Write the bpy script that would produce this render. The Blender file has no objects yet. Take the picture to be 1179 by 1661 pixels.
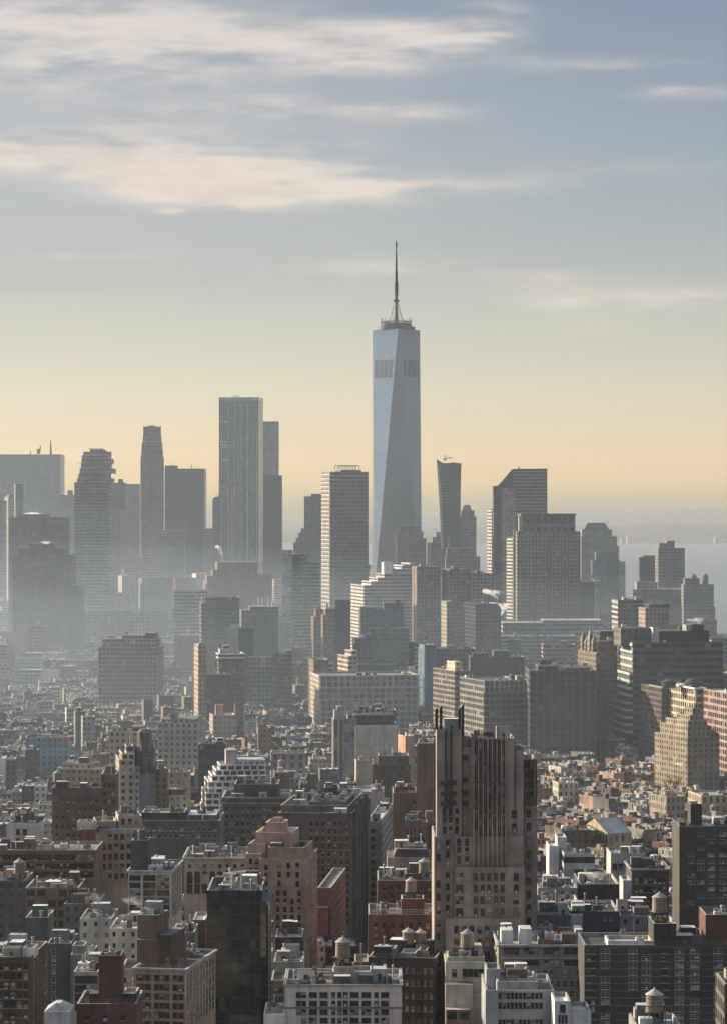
import bpy, math, random
import numpy as np
from mathutils import Vector, Matrix
random.seed(7)
rnd = random.Random(11)
scene = bpy.context.scene
R = math.radians
# ------------------------------------------------------------------ camera
H = 168.0            # eye height over the street
F = 4880.0           # focal length in photo pixels
CX, HY = 589.5, 830.5
cam = bpy.data.cameras.new("camera")
cam.sensor_fit = 'VERTICAL'
cam.sensor_height = 36.0
cam.lens = 36.0 * F / 1661.0
cam.clip_start = 1.0
cam.clip_end = 60000.0
camo = bpy.data.objects.new("camera", cam)
camo.location = (0, 0, H)
camo.rotation_euler = (R(90), 0, 0)
scene.collection.objects.link(camo)
scene.camera = camo

# ------------------------------------------------------------------ world, sun, exposure
EXPOSURE = 1.25
HAZE_DENSITY = 1.7e-5
HAZE_COLOR = (0.93, 0.97, 1.0)
HAZE_ANISO = 0.2
SUN_EL, SUN_AZ = 21.0, -58.0      # azimuth from the view direction, left is negative
sx, sy, sz = (math.sin(R(SUN_AZ)) * math.cos(R(SUN_EL)), math.cos(R(SUN_AZ)) * math.cos(R(SUN_EL)), math.sin(R(SUN_EL)))
world = bpy.data.worlds.new("World")
scene.world = world
world.use_nodes = True


class NT:
    """tiny helper to write node trees as expressions"""
    def __init__(self, tree):
        self.t = tree
        self.n = tree.nodes
        self.l = tree.links

    def new(self, typ, **kw):
        n = self.n.new(typ)
        for k, v in kw.items():
            setattr(n, k, v)
        return n

    def put(self, sock, v):
        if isinstance(v, bpy.types.NodeSocket):
            self.l.new(v, sock)
        elif isinstance(v, (tuple, list)):
            v = tuple(v)
            if len(v) == 3 and len(sock.default_value) == 4:
                v = v + (1.0,)
            sock.default_value = v
        else:
            sock.default_value = v

    def math(self, op, a, b=0.0, c=None, clamp=False):
        n = self.new('ShaderNodeMath', operation=op, use_clamp=clamp)
        self.put(n.inputs[0], a)
        self.put(n.inputs[1], b)
        if c is not None:
            self.put(n.inputs[2], c)
        return n.outputs[0]

    def mix(self, f, a, b, mode='MIX'):
        n = self.new('ShaderNodeMix', data_type='RGBA', blend_type=mode)
        self.put(n.inputs[0], f)
        self.put(n.inputs[6], a)
        self.put(n.inputs[7], b)
        return n.outputs[2]

    def lerp(self, f, a, b):
        n = self.new('ShaderNodeMix', data_type='FLOAT')
        self.put(n.inputs[0], f)
        self.put(n.inputs[2], a)
        self.put(n.inputs[3], b)
        return n.outputs[0]

    def scale(self, col, f):
        n = self.new('ShaderNodeVectorMath', operation='SCALE')
        self.put(n.inputs[0], col)
        self.put(n.inputs[3], f)
        return n.outputs[0]

    def sep(self, v):
        n = self.new('ShaderNodeSeparateXYZ')
        self.put(n.inputs[0], v)
        return n.outputs

    def comb(self, x, y, z):
        n = self.new('ShaderNodeCombineXYZ')
        for i, v in enumerate((x, y, z)):
            self.put(n.inputs[i], v)
        return n.outputs[0]

    def smooth(self, v, a, b, lo=0.0, hi=1.0):
        n = self.new('ShaderNodeMapRange', interpolation_type='SMOOTHSTEP')
        self.put(n.inputs[0], v)
        for i, q in enumerate((a, b, lo, hi)):
            self.put(n.inputs[i + 1], q)
        return n.outputs[0]

    def noise(self, vec, scale, detail=4.0, rough=0.55, w=None):
        n = self.new('ShaderNodeTexNoise')
        self.put(n.inputs['Vector'], vec)
        n.inputs['Scale'].default_value = scale
        n.inputs['Detail'].default_value = detail
        n.inputs['Roughness'].default_value = rough
        return n.outputs['Fac']

    def ramp(self, f, stops):
        n = self.new('ShaderNodeValToRGB')
        cr = n.color_ramp
        while len(cr.elements) < len(stops):
            cr.elements.new(0.5)
        for e, (p, c) in zip(cr.elements, stops):
            e.position = p
            e.color = tuple(c) + (1.0,)
        self.put(n.inputs[0], f)
        return n.outputs[0]


def lin(r, g, b):
    f = lambda c: ((c / 255 + 0.055) / 1.055) ** 2.4 if c > 10 else c / 255 / 12.92
    return (f(r), f(g), f(b))


AIR = (0.62, 0.54, 0.44)     # what endless haze looks like in this light


def beyond_haze(rgb, tanel):
    """the sky outside the haze that gives rgb when seen through it"""
    d = min(26000.0, 470.0 / max(tanel, 1e-4))
    out = []
    for c, k, a in zip(lin(*rgb), HAZE_COLOR, AIR):
        t = math.exp(-HAZE_DENSITY * k * d)
        out.append(max(0.02, (c / 2 ** EXPOSURE - (1 - t) * a) / t))
    return tuple(out)


def build_world():
    T = NT(world.node_tree)
    T.n.clear()
    out = T.new('ShaderNodeOutputWorld')
    bg = T.new('ShaderNodeBackground')
    STR = 0.1
    bg.inputs[1].default_value = STR
    T.l.new(bg.outputs[0], out.inputs[0])
    sky = T.new('ShaderNodeTexSky', sky_type='NISHITA', sun_disc=False)
    sky.sun_elevation = R(SUN_EL)
    sky.sun_rotation = R(SUN_AZ)
    sky.altitude = 100
    sky.air_density = 1.0
    sky.dust_density = 2.0
    sky.ozone_density = 1.0
    co = T.new('ShaderNodeTexCoord')
    d = T.sep(co.outputs['Generated'])
    dx, dy, dz = d[0], d[1], d[2]
    hor = T.math('SQRT', T.math('ADD', T.math('MULTIPLY', dx, dx), T.math('MULTIPLY', dy, dy)))
    tanel = T.math('DIVIDE', dz, T.math('MAXIMUM', hor, 1e-4))
    # low winter air: warm band at the horizon going over pale grey green into blue
    lowsky = T.ramp(T.math('MULTIPLY', T.math('MAXIMUM', tanel, 0.0), 4.0), [(q, beyond_haze(c, q / 4.0)) for q, c in zip(SKYPOS, SKY)])
    # toward / away from the sun
    ss = math.hypot(sx, sy)
    dot = T.math('DIVIDE', T.math('ADD', T.math('MULTIPLY', dx, sx / ss), T.math('MULTIPLY', dy, sy / ss)), T.math('MAXIMUM', hor, 1e-4))
    tow = T.smooth(dot, -0.5, 0.35)
    north = T.mix(T.smooth(tanel, -0.02, 0.14), lin(50, 54, 60), lin(100, 106, 116))
    north = T.scale(north, T.smooth(dot, -0.92, -0.6, 0.62, 1.0))
    lowsky = T.mix(tow, north, lowsky)
    gl = T.math('MULTIPLY', T.smooth(dot, 0.64, 0.87, 1.0, 4.4), T.smooth(dot, 0.38, 0.66, 0.97, 1.07))
    lowsky = T.scale(lowsky, T.math('MULTIPLY', gl, 1.0 / STR))
    col = T.mix(T.smooth(tanel, 0.16, 0.9), lowsky, T.mix(1.0, sky.outputs[0], (1.18, 1.10, 1.0), 'MULTIPLY'))
    # thin cloud streaks, given by azimuth and elevation
    az = T.math('DIVIDE', dx, T.math('MAXIMUM', T.math('ABSOLUTE', dy), 0.02))
    px = T.math('MULTIPLY', az, F)
    py = T.math('MULTIPLY', tanel, F)
    v = T.comb(T.math('MULTIPLY', px, 1 / 820.0), T.math('MULTIPLY', py, 1 / 120.0), 0.3)
    n1 = T.noise(v, 1.5, 7.0, 0.55)
    v2 = T.comb(T.math('MULTIPLY', px, 1 / 190.0), T.math('MULTIPLY', py, 1 / 40.0), 2.7)
    n2 = T.noise(v2, 1.3, 6.0, 0.55)
    tot = None
    for (bx, by, wx, wy, amp) in CLOUDS:
        ex = T.math('MULTIPLY', T.math('SUBTRACT', px, bx - CX), 1.0 / wx)
        ey = T.math('MULTIPLY', T.math('SUBTRACT', py, HY - by), 1.0 / wy)
        r2 = T.math('ADD', T.math('MULTIPLY', ex, ex), T.math('MULTIPLY', ey, ey))
        g = T.math('MULTIPLY', T.math('EXPONENT', T.math('MULTIPLY', r2, -1.0)), amp)
        tot = g if tot is None else T.math('ADD', tot, g)
    high = T.smooth(tanel, 0.2, 0.35, 0.0, 0.55)
    tot = T.math('ADD', tot, high)
    q = T.math('ADD', T.math('MULTIPLY', n1, 2.3), T.math('MULTIPLY', n2, 1.45))
    q = T.math('MAXIMUM', T.math('SUBTRACT', q, 1.33), 0.0)
    fac = T.smooth(T.math('MULTIPLY', tot, q), 0.04, 1.15)
    vx = T.math('MULTIPLY', T.math('SUBTRACT', px, 120 - CX), 1 / 620.0)
    vy = T.math('MULTIPLY', T.math('SUBTRACT', py, HY - 190), 1 / 240.0)
    veil = T.math('MULTIPLY', T.math('EXPONENT', T.math('MULTIPLY', T.math('ADD', T.math('MULTIPLY', vx, vx), T.math('MULTIPLY', vy, vy)), -1.0)), 0.34)
    fac = T.math('ADD', fac, T.math('MULTIPLY', veil, T.math('SUBTRACT', 1.0, fac)))
    cc = T.scale(T.mix(T.smooth(tanel, 0.06, 0.17), lin(*CLOUDCOL[0]), lin(*CLOUDCOL[1])), 0.86 / STR / 2 ** EXPOSURE * 1.2)
    shade = T.smooth(n2, 0.3, 0.6, 0.86, 1.0)
    cc = T.scale(cc, shade)
    cc = T.mix(tow, T.mix(1.0, cc, (0.7, 0.75, 0.85), 'MULTIPLY'), cc)
    col = T.mix(T.math('MULTIPLY', fac, 0.80), col, cc)
    # below the horizon: dull
    col = T.mix(T.smooth(dz, -0.02, 0.0), (0.6, 0.6, 0.6), col)
    T.l.new(col, bg.inputs[0])


SKYPOS = [0.0, 0.021, 0.04, 0.06, 0.105, 0.156, 0.19, 0.27, 0.353, 0.43, 0.52, 0.66, 1.0]
SKY = [(206, 194, 164), (222, 204, 165), (240, 214, 170), (242, 216, 173), (235, 217, 181), (225, 215, 188), (217, 209, 188), (200, 201, 191), (184, 189, 188), (172, 181, 186), (161, 173, 184), (144, 159, 175), (122, 140, 160)]
CLOUDS = [  # x, y in photo pixels, half widths, strength
    (60, 28, 330, 44, 1.0), (310, 76, 300, 40, 0.95), (690, 60, 130, 28, 1.0), (620, 102, 120, 20, 0.9), (800, 40, 80, 44, 0.7), (150, 104, 200, 22, 0.85),
    (1000, 107, 160, 17, 1.0), (1110, 154, 100, 14, 1.05), (80, 138, 300, 18, 0.95), (400, 178, 230, 20, 0.85), (650, 184, 110, 14, 0.6),
    (110, 236, 260, 28, 1.0), (230, 264, 220, 26, 1.1), (430, 288, 190, 38, 1.1), (620, 304, 200, 22, 0.9), (330, 316, 140, 20, 0.9), (126, 286, 34, 6, 0.7), (272, 344, 32, 7, 0.7),
    (160, 412, 180, 14, 0.85), (1000, 484, 280, 28, 0.95), (870, 450, 120, 14, 0.5), (900, 530, 140, 18, 0.5), (640, 432, 170, 26, 0.55), (1040, 290, 280, 40, 0.35),
    (260, 130, 480, 130, 0.34), (280, 270, 460, 90, 0.28)]
CLOUDCOL = [(240, 222, 204), (232, 221, 212)]
build_world()

sun = bpy.data.lights.new("sun", 'SUN')
sun.energy = 3.6
sun.angle = R(0.5)
sun.color = (1.0, 0.84, 0.61)
suno = bpy.data.objects.new("sun", sun)
suno.rotation_euler = Vector((-sx, -sy, -sz)).to_track_quat('-Z', 'Y').to_euler()
scene.collection.objects.link(suno)
scene.view_settings.view_transform = 'Standard'
scene.view_settings.look = 'None'
scene.view_settings.gamma = 1.0
scene.view_settings.exposure = EXPOSURE
scene.render.engine = 'CYCLES'
cy = scene.cycles
cy.max_bounces = 5
cy.diffuse_bounces = 2
cy.glossy_bounces = 3
cy.transmission_bounces = 2
cy.volume_bounces = 3
cy.sample_clamp_indirect = 3.0
cy.use_denoising = True
cy.denoiser = 'OPENIMAGEDENOISE'
try:
    cy.denoising_input_passes = 'RGB_ALBEDO_NORMAL'
    cy.denoising_prefilter = 'ACCURATE'
except Exception:
    pass
cy.use_adaptive_sampling = False
cy.caustics_reflective = False
cy.caustics_refractive = False
try:
    world.cycles.sampling_method = 'MANUAL'
    world.cycles.sample_map_resolution = 1024
except Exception:
    pass

# ------------------------------------------------------------------ photo pixel <-> metres at a depth
def X(px, Y): return (px - CX) / F * Y
def Z(py, Y): return H - (py - HY) / F * Y
def PX(x, y): return CX + F * x / y
def PY(z, y): return HY + F * (H - z) / y

# ------------------------------------------------------------------ materials
MATS = {}


def new_mat(name):
    m = bpy.data.materials.new(name)
    m.use_nodes = True
    T = NT(m.node_tree)
    T.n.clear()
    out = T.new('ShaderNodeOutputMaterial')
    b = T.new('ShaderNodeBsdfPrincipled')
    T.l.new(b.outputs[0], out.inputs[0])
    return m, T, b


def grime(T, col, amt=0.42, rand=0.22):
    """uneven staining in object space, plus a small difference from thing to thing"""
    tc = T.new('ShaderNodeTexCoord')
    o = tc.outputs['Object']
    n1 = T.noise(o, 0.11, 5.0, 0.6)
    s = T.sep(o)
    n2 = T.noise(T.comb(T.math('MULTIPLY', s[0], 0.5), T.math('MULTIPLY', s[1], 0.5), T.math('MULTIPLY', s[2], 0.06)), 1.0, 3.0, 0.6)
    f = T.math('ADD', T.math('MULTIPLY', n1, 0.6), T.math('MULTIPLY', n2, 0.4))
    f = T.smooth(f, 0.3, 0.7, 1.0 - amt, 1.0 + amt)
    if rand:
        oi = T.new('ShaderNodeObjectInfo')
        f = T.math('MULTIPLY', f, T.math('ADD', T.math('MULTIPLY', oi.outputs['Random'], rand * 2), 1.0 - rand))
    return T.scale(col, f)


def plain(name, col, rough=0.85, metal=0.0, amt=0.35, rand=0.18, spec=0.4):
    k = ('plain', name)
    if k in MATS:
        return MATS[k]
    m, T, b = new_mat(name)
    T.l.new(grime(T, col, amt, rand), b.inputs['Base Color'])
    b.inputs['Roughness'].default_value = rough
    b.inputs['Metallic'].default_value = metal
    b.inputs['Specular IOR Level'].default_value = spec
    MATS[k] = m
    return m


def facade(name, wall, glass=(0.030, 0.034, 0.038), w=0.5, h=0.55, blind=0.12, blindcol=(0.22, 0.205, 0.19), rough=0.12, wrough=0.85, spec=0.5,
           metal=0.0, line=0.0, linecol=None, amt=0.42):
    """a wall with a window in every UV cell; w, h = share of the cell that is glass"""
    k = ('facade', name)
    if k in MATS:
        return MATS[k]
    m, T, b = new_mat(name)
    uv = T.new('ShaderNodeUVMap')
    uv.uv_map = "UVMap"
    s = T.sep(uv.outputs[0])
    fu, fv = T.math('FRACT', s[0]), T.math('FRACT', s[1])
    mu = T.math('LESS_THAN', T.math('ABSOLUTE', T.math('SUBTRACT', fu, 0.5)), w / 2)
    mv = T.math('LESS_THAN', T.math('ABSOLUTE', T.math('SUBTRACT', fv, 0.5)), h / 2)
    mask = T.math('MULTIPLY', mu, mv)
    oi = T.new('ShaderNodeObjectInfo')
    wn = T.new('ShaderNodeTexWhiteNoise', noise_dimensions='3D')
    T.l.new(T.comb(T.math('FLOOR', s[0]), T.math('FLOOR', s[1]), T.math('MULTIPLY', oi.outputs['Random'], 91.7)), wn.inputs['Vector'])
    r = wn.outputs['Value']
    r2 = T.sep(wn.outputs['Color'])[1]
    g = T.scale(glass, T.math('ADD', T.math('MULTIPLY', r2, 0.9), 0.55))
    g = T.mix(T.math('LESS_THAN', r, blind), g, T.scale(blindcol, T.math('ADD', T.math('MULTIPLY', r2, 0.9), 0.4)))
    wcol = grime(T, wall, amt)
    if line:
        ml = T.math('LESS_THAN', fv, line)
        wcol = T.mix(ml, wcol, linecol or tuple(c * 0.6 for c in wall))
    T.l.new(T.mix(mask, wcol, g), b.inputs['Base Color'])
    T.l.new(T.lerp(mask, wrough, rough), b.inputs['Roughness'])
    T.l.new(T.math('MULTIPLY', mask, metal), b.inputs['Metallic'])
    b.inputs['Specular IOR Level'].default_value = spec
    MATS[k] = m
    return m


# roofs
def roof_mat(kind):
    return {
        'tar': lambda: plain('tar_roof', (0.055, 0.053, 0.055), 0.6, amt=0.5),
        'gravel': lambda: plain('gravel_roof', (0.16, 0.15, 0.14), 0.9, amt=0.45),
        'silver': lambda: plain('silver_roof', (0.40, 0.40, 0.40), 0.34, amt=0.5),
        'white': lambda: plain('white_roof', (0.58, 0.57, 0.55), 0.6, amt=0.3),
        'brown': lambda: plain('brown_roof', (0.13, 0.095, 0.075), 0.85, amt=0.4),
        'red': lambda: plain('red_roof', (0.30, 0.09, 0.07), 0.8, amt=0.3),
        'green': lambda: plain('copper_roof', (0.18, 0.25, 0.22), 0.8, amt=0.3),
    }[kind]()


WALLC = dict(
    brown=(0.165, 0.110, 0.082), dark_brown=(0.090, 0.066, 0.055), red=(0.150, 0.062, 0.050), orange=(0.40, 0.27, 0.205), tan=(0.33, 0.27, 0.215),
    beige=(0.52, 0.46, 0.39), cream=(0.52, 0.46, 0.36), white=(0.60, 0.585, 0.55), pale=(0.43, 0.41, 0.38), grey=(0.23, 0.225, 0.22), dark_grey=(0.10, 0.10, 0.105),
    stone=(0.30, 0.275, 0.24), black=(0.045, 0.045, 0.05), blue=(0.10, 0.19, 0.27), pink=(0.42, 0.25, 0.20), yellow=(0.50, 0.40, 0.25), greygreen=(0.24, 0.26, 0.245))
WINDOWS = dict(  # window layout, share of cell
    punched=dict(w=0.42, h=0.52), small=dict(w=0.30, h=0.42), loft=dict(w=0.76, h=0.62), bands=dict(w=1.2, h=0.5), ribs=dict(w=0.5, h=1.2), grid=dict(w=0.66, h=0.66),
    none=dict(w=0.0, h=0.0), curtain=dict(w=0.9, h=0.86), thin=dict(w=0.42, h=0.6))


def wallmat(col, win='punched', blind=0.12):
    c = WALLC[col] if isinstance(col, str) else col
    n = (col if isinstance(col, str) else 'wall_%d_%d_%d' % tuple(int(v * 100) for v in col)) + '_wall_' + win
    return facade(n, c, blind=blind, **WINDOWS[win])


def glassmat(name, col, frame, w=0.92, h=0.9, rough=0.08, spec=0.8, metal=0.35, blind=0.0):
    return facade(name, frame, glass=col, w=w, h=h, rough=rough, spec=spec, metal=metal, blind=blind, blindcol=(0.3, 0.3, 0.3), wrough=0.5)


# ------------------------------------------------------------------ mesh collector
class MB:
    def __init__(self):
        self.v, self.f, self.m, self.uv = [], [], [], []
        self.mats = []

    def mi(self, m):
        if m not in self.mats:
            self.mats.append(m)
        return self.mats.index(m)

    def quad(self, pts, m, uv=None):
        i = len(self.v)
        self.v.extend(pts)
        self.f.append(tuple(range(i, i + len(pts))))
        self.m.append(self.mi(m))
        self.uv.append(uv or [(0.0, 0.0)] * len(pts))

    def wallquad(self, p, q, z0, z1, m, bay=3.0, fh=3.4, p1=None, q1=None):
        """a wall from ground point p to q (outside on the right of p->q); p1, q1 = its top corners when it leans"""
        p1, q1 = p1 or p, q1 or q
        ln = math.hypot(q[0] - p[0], q[1] - p[1])
        nb = max(1, round(ln / bay))
        v1 = (z1 - z0) / fh
        self.quad([(p[0], p[1], z0), (q[0], q[1], z0), (q1[0], q1[1], z1), (p1[0], p1[1], z1)], m, [(0, v1), (nb, v1), (nb, 0), (0, 0)])

    def walls(self, pts, z0, z1, m, bay=3.0, fh=3.4, top=None):
        n = len(pts)
        for i in range(n):
            j = (i + 1) % n
            self.wallquad(pts[i], pts[j], z0, z1, m, bay, fh, top[i] if top else None, top[j] if top else None)

    def cap(self, pts, z, m):
        self.quad([(x, y, z) for x, y in pts], m)

    def prism(self, pts, z0, z1, m, mt=None, bay=3.0, fh=3.4, top=None):
        self.walls(pts, z0, z1, m, bay, fh, top)
        self.cap(top or pts, z1, mt or m)

    def box(self, x0, x1, y0, y1, z0, z1, m, mt=None, bay=3.0, fh=3.4, bottom=False):
        p = [(x0, y0), (x1, y0), (x1, y1), (x0, y1)]
        self.prism(p, z0, z1, m, mt, bay, fh)
        if bottom:
            self.quad([(x, y, z0) for x, y in reversed(p)], m)

    def ring(self, pts, z, dz, th, m):
        """parapet: flat top and inner faces of a wall th thick round the polygon pts (counter clockwise)"""
        n = len(pts)
        inn = inset(pts, th)
        for i in range(n):
            j = (i + 1) % n
            a, b, c, d = pts[i], pts[j], inn[j], inn[i]
            self.quad([(a[0], a[1], z), (b[0], b[1], z), (c[0], c[1], z), (d[0], d[1], z)], m)
            self.quad([(d[0], d[1], z), (c[0], c[1], z), (c[0], c[1], z - dz), (d[0], d[1], z - dz)], m)
        return inn

    def cyl(self, cx, cy, r0, r1, z0, z1, m, n=12, cap=True, mt=None):
        a = [(cx + r0 * math.cos(2 * math.pi * k / n), cy + r0 * math.sin(2 * math.pi * k / n)) for k in range(n)]
        t = [(cx + r1 * math.cos(2 * math.pi * k / n), cy + r1 * math.sin(2 * math.pi * k / n)) for k in range(n)]
        for k in range(n):
            j = (k + 1) % n
            if r1 > 1e-4:
                self.quad([(*a[k], z0), (*a[j], z0), (*t[j], z1), (*t[k], z1)], m, [(k, z0), (k + 1, z0), (k + 1, z1), (k, z1)])
            else:
                self.quad([(*a[k], z0), (*a[j], z0), (cx, cy, z1)], m)
        if cap and r1 > 1e-4:
            self.quad([(*q, z1) for q in t], mt or m)

    def bar(self, p, q, r, m, n=6):
        p, q = Vector(p), Vector(q)
        d = (q - p).normalized()
        u = d.cross(Vector((0, 0, 1)) if abs(d.z) < 0.9 else Vector((1, 0, 0))).normalized()
        w = d.cross(u)
        ring = lambda c: [tuple(c + (u * math.cos(2 * math.pi * k / n) + w * math.sin(2 * math.pi * k / n)) * r) for k in range(n)]
        a, b = ring(p), ring(q)
        for k in range(n):
            j = (k + 1) % n
            self.quad([a[k], a[j], b[j], b[k]], m)
        self.quad(b, m)
        self.quad(a[::-1], m)

    def add(self, other, M):
        """take in another collector's faces through a matrix"""
        mp = [self.mi(m) for m in other.mats]
        o = len(self.v)
        self.v.extend([tuple(M @ Vector(p)) for p in other.v])
        self.f.extend([tuple(i + o for i in f) for f in other.f])
        self.m.extend([mp[i] for i in other.m])
        self.uv.extend(other.uv)

    def mesh(self, name, smooth=False):
        me = bpy.data.meshes.new(name)
        me.from_pydata(self.v, [], self.f)
        for m in self.mats:
            me.materials.append(m)
        me.polygons.foreach_set('material_index', self.m)
        ul = me.uv_layers.new(name="UVMap")
        ul.data.foreach_set('uv', [c for f in self.uv for p in f for c in p])
        if smooth:
            me.polygons.foreach_set('use_smooth', [True] * len(self.f))
        me.update()
        return me

    def build(self, name, parent=None, smooth=False):
        if not self.f:
            return None
        return link(name, self.mesh(name, smooth), parent)


def inset(pts, d):
    """move each edge of a counter clockwise convex polygon inward by d"""
    n = len(pts)
    out = []
    for i in range(n):
        a, b, c = Vector(pts[i - 1]), Vector(pts[i]), Vector(pts[(i + 1) % n])
        e1, e2 = (b - a).normalized(), (c - b).normalized()
        n1, n2 = Vector((-e1.y, e1.x)), Vector((-e2.y, e2.x))
        k = 1.0 + n1.dot(n2)
        out.append(tuple(b + (n1 + n2) * (d / max(k, 0.2))))
    return out


COL = scene.collection


def link(name, data, parent=None, loc=None, rz=None):
    o = bpy.data.objects.new(name, data)
    COL.objects.link(o)
    if parent is not None:
        o.parent = parent
    if loc:
        o.location = loc
    if rz:
        o.rotation_euler = (0, 0, rz)
    return o


def tag(o, label, cat, group=None, kind=None):
    o['label'] = label
    if cat:
        o['category'] = cat
    if group:
        o['group'] = group
    if kind:
        o['kind'] = kind
    return o
# ------------------------------------------------------------------ buildings
HEROES = []          # every hand placed building, for footprints and for naming what stands beside it
WIN_MESH = {}


def window_mesh(w, h, style):
    """one window: frame with sill and panes; faces -Y, centred on its own origin"""
    k = (round(w, 1), round(h, 1), style)
    if k in WIN_MESH:
        return WIN_MESH[k]
    w, h = k[0], k[1]
    light = style.startswith('pale')
    fr = plain('pale_window_frame', (0.42, 0.40, 0.37), 0.6) if light else plain('dark_window_frame', (0.055, 0.05, 0.048), 0.6)
    sl = plain('stone_sill', (0.30, 0.28, 0.25), 0.9)
    gl = pane_mat()
    mb = MB()
    t, d = 0.10, 0.07
    for (x0, x1, z0, z1) in ((-w / 2, -w / 2 + t, -h / 2, h / 2), (w / 2 - t, w / 2, -h / 2, h / 2), (-w / 2 + t, w / 2 - t, h / 2 - t, h / 2), (-w / 2 + t, w / 2 - t, -h / 2, -h / 2 + t)):
        mb.box(x0, x1, -d, 0.0, z0, z1, fr, bottom=True)
    mb.box(-w / 2 - 0.1, w / 2 + 0.1, -0.2, 0.0, -h / 2 - 0.16, -h / 2 - 0.005, sl, bottom=True)
    ncol = 1 if w < 1.9 else 2 if w < 3 else 3
    nrow = 2
    ww, hh = w - 2 * t, h - 2 * t
    for i in range(1, ncol):
        x = -ww / 2 + ww * i / ncol
        mb.box(x - 0.05, x + 0.05, -0.06, 0.0, -hh / 2, hh / 2, fr)
    mb.box(-ww / 2, ww / 2, -0.055, 0.0, -0.04, 0.04, fr, bottom=True)
    pb_ = MB()
    for i in range(ncol):
        for j in range(nrow):
            a, b = -ww / 2 + ww * i / ncol, -ww / 2 + ww * (i + 1) / ncol
            c, e = -hh / 2 + hh * j / nrow, -hh / 2 + hh * (j + 1) / nrow
            y = -0.02 - 0.012 * j
            pb_.quad([(a, y, c), (b, y, c), (b, y, e), (a, y, e)], gl)
    if style.endswith('_cooler'):
        mb.box(-0.36, 0.36, -0.5, -0.06, -h / 2 + t, -h / 2 + t + 0.45, plain('grey_cooler', (.36, .35, .33), .6), bottom=True)
    me = mb.mesh('window')
    both = MB()
    both.add(mb, Matrix.Identity(4))
    both.add(pb_, Matrix.Identity(4))
    WIN_MESH[k] = (me, both, pb_.mesh('pane'))
    return WIN_MESH[k]


def pane_mat():
    k = ('pane',)
    if k in MATS:
        return MATS[k]
    m, T, b = new_mat('window_pane')
    oi = T.new('ShaderNodeObjectInfo')
    ge = T.new('ShaderNodeNewGeometry')
    r = T.math('FRACT', T.math('ADD', T.math('MULTIPLY', oi.outputs['Random'], 7.31), T.math('MULTIPLY', ge.outputs['Random Per Island'], 0.35)))
    r2 = T.math('FRACT', T.math('MULTIPLY', r, 17.3))
    dark = T.scale((0.017, 0.018, 0.020), T.math('ADD', T.math('MULTIPLY', r2, 1.3), 0.4))
    blind = T.scale((0.30, 0.27, 0.23), T.math('ADD', T.math('MULTIPLY', r2, 1.0), 0.45))
    T.l.new(T.mix(T.math('LESS_THAN', r, 0.2), dark, blind), b.inputs['Base Color'])
    b.inputs['Roughness'].default_value = 0.1
    b.inputs['Specular IOR Level'].default_value = 0.6
    MATS[k] = m
    return m


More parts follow.
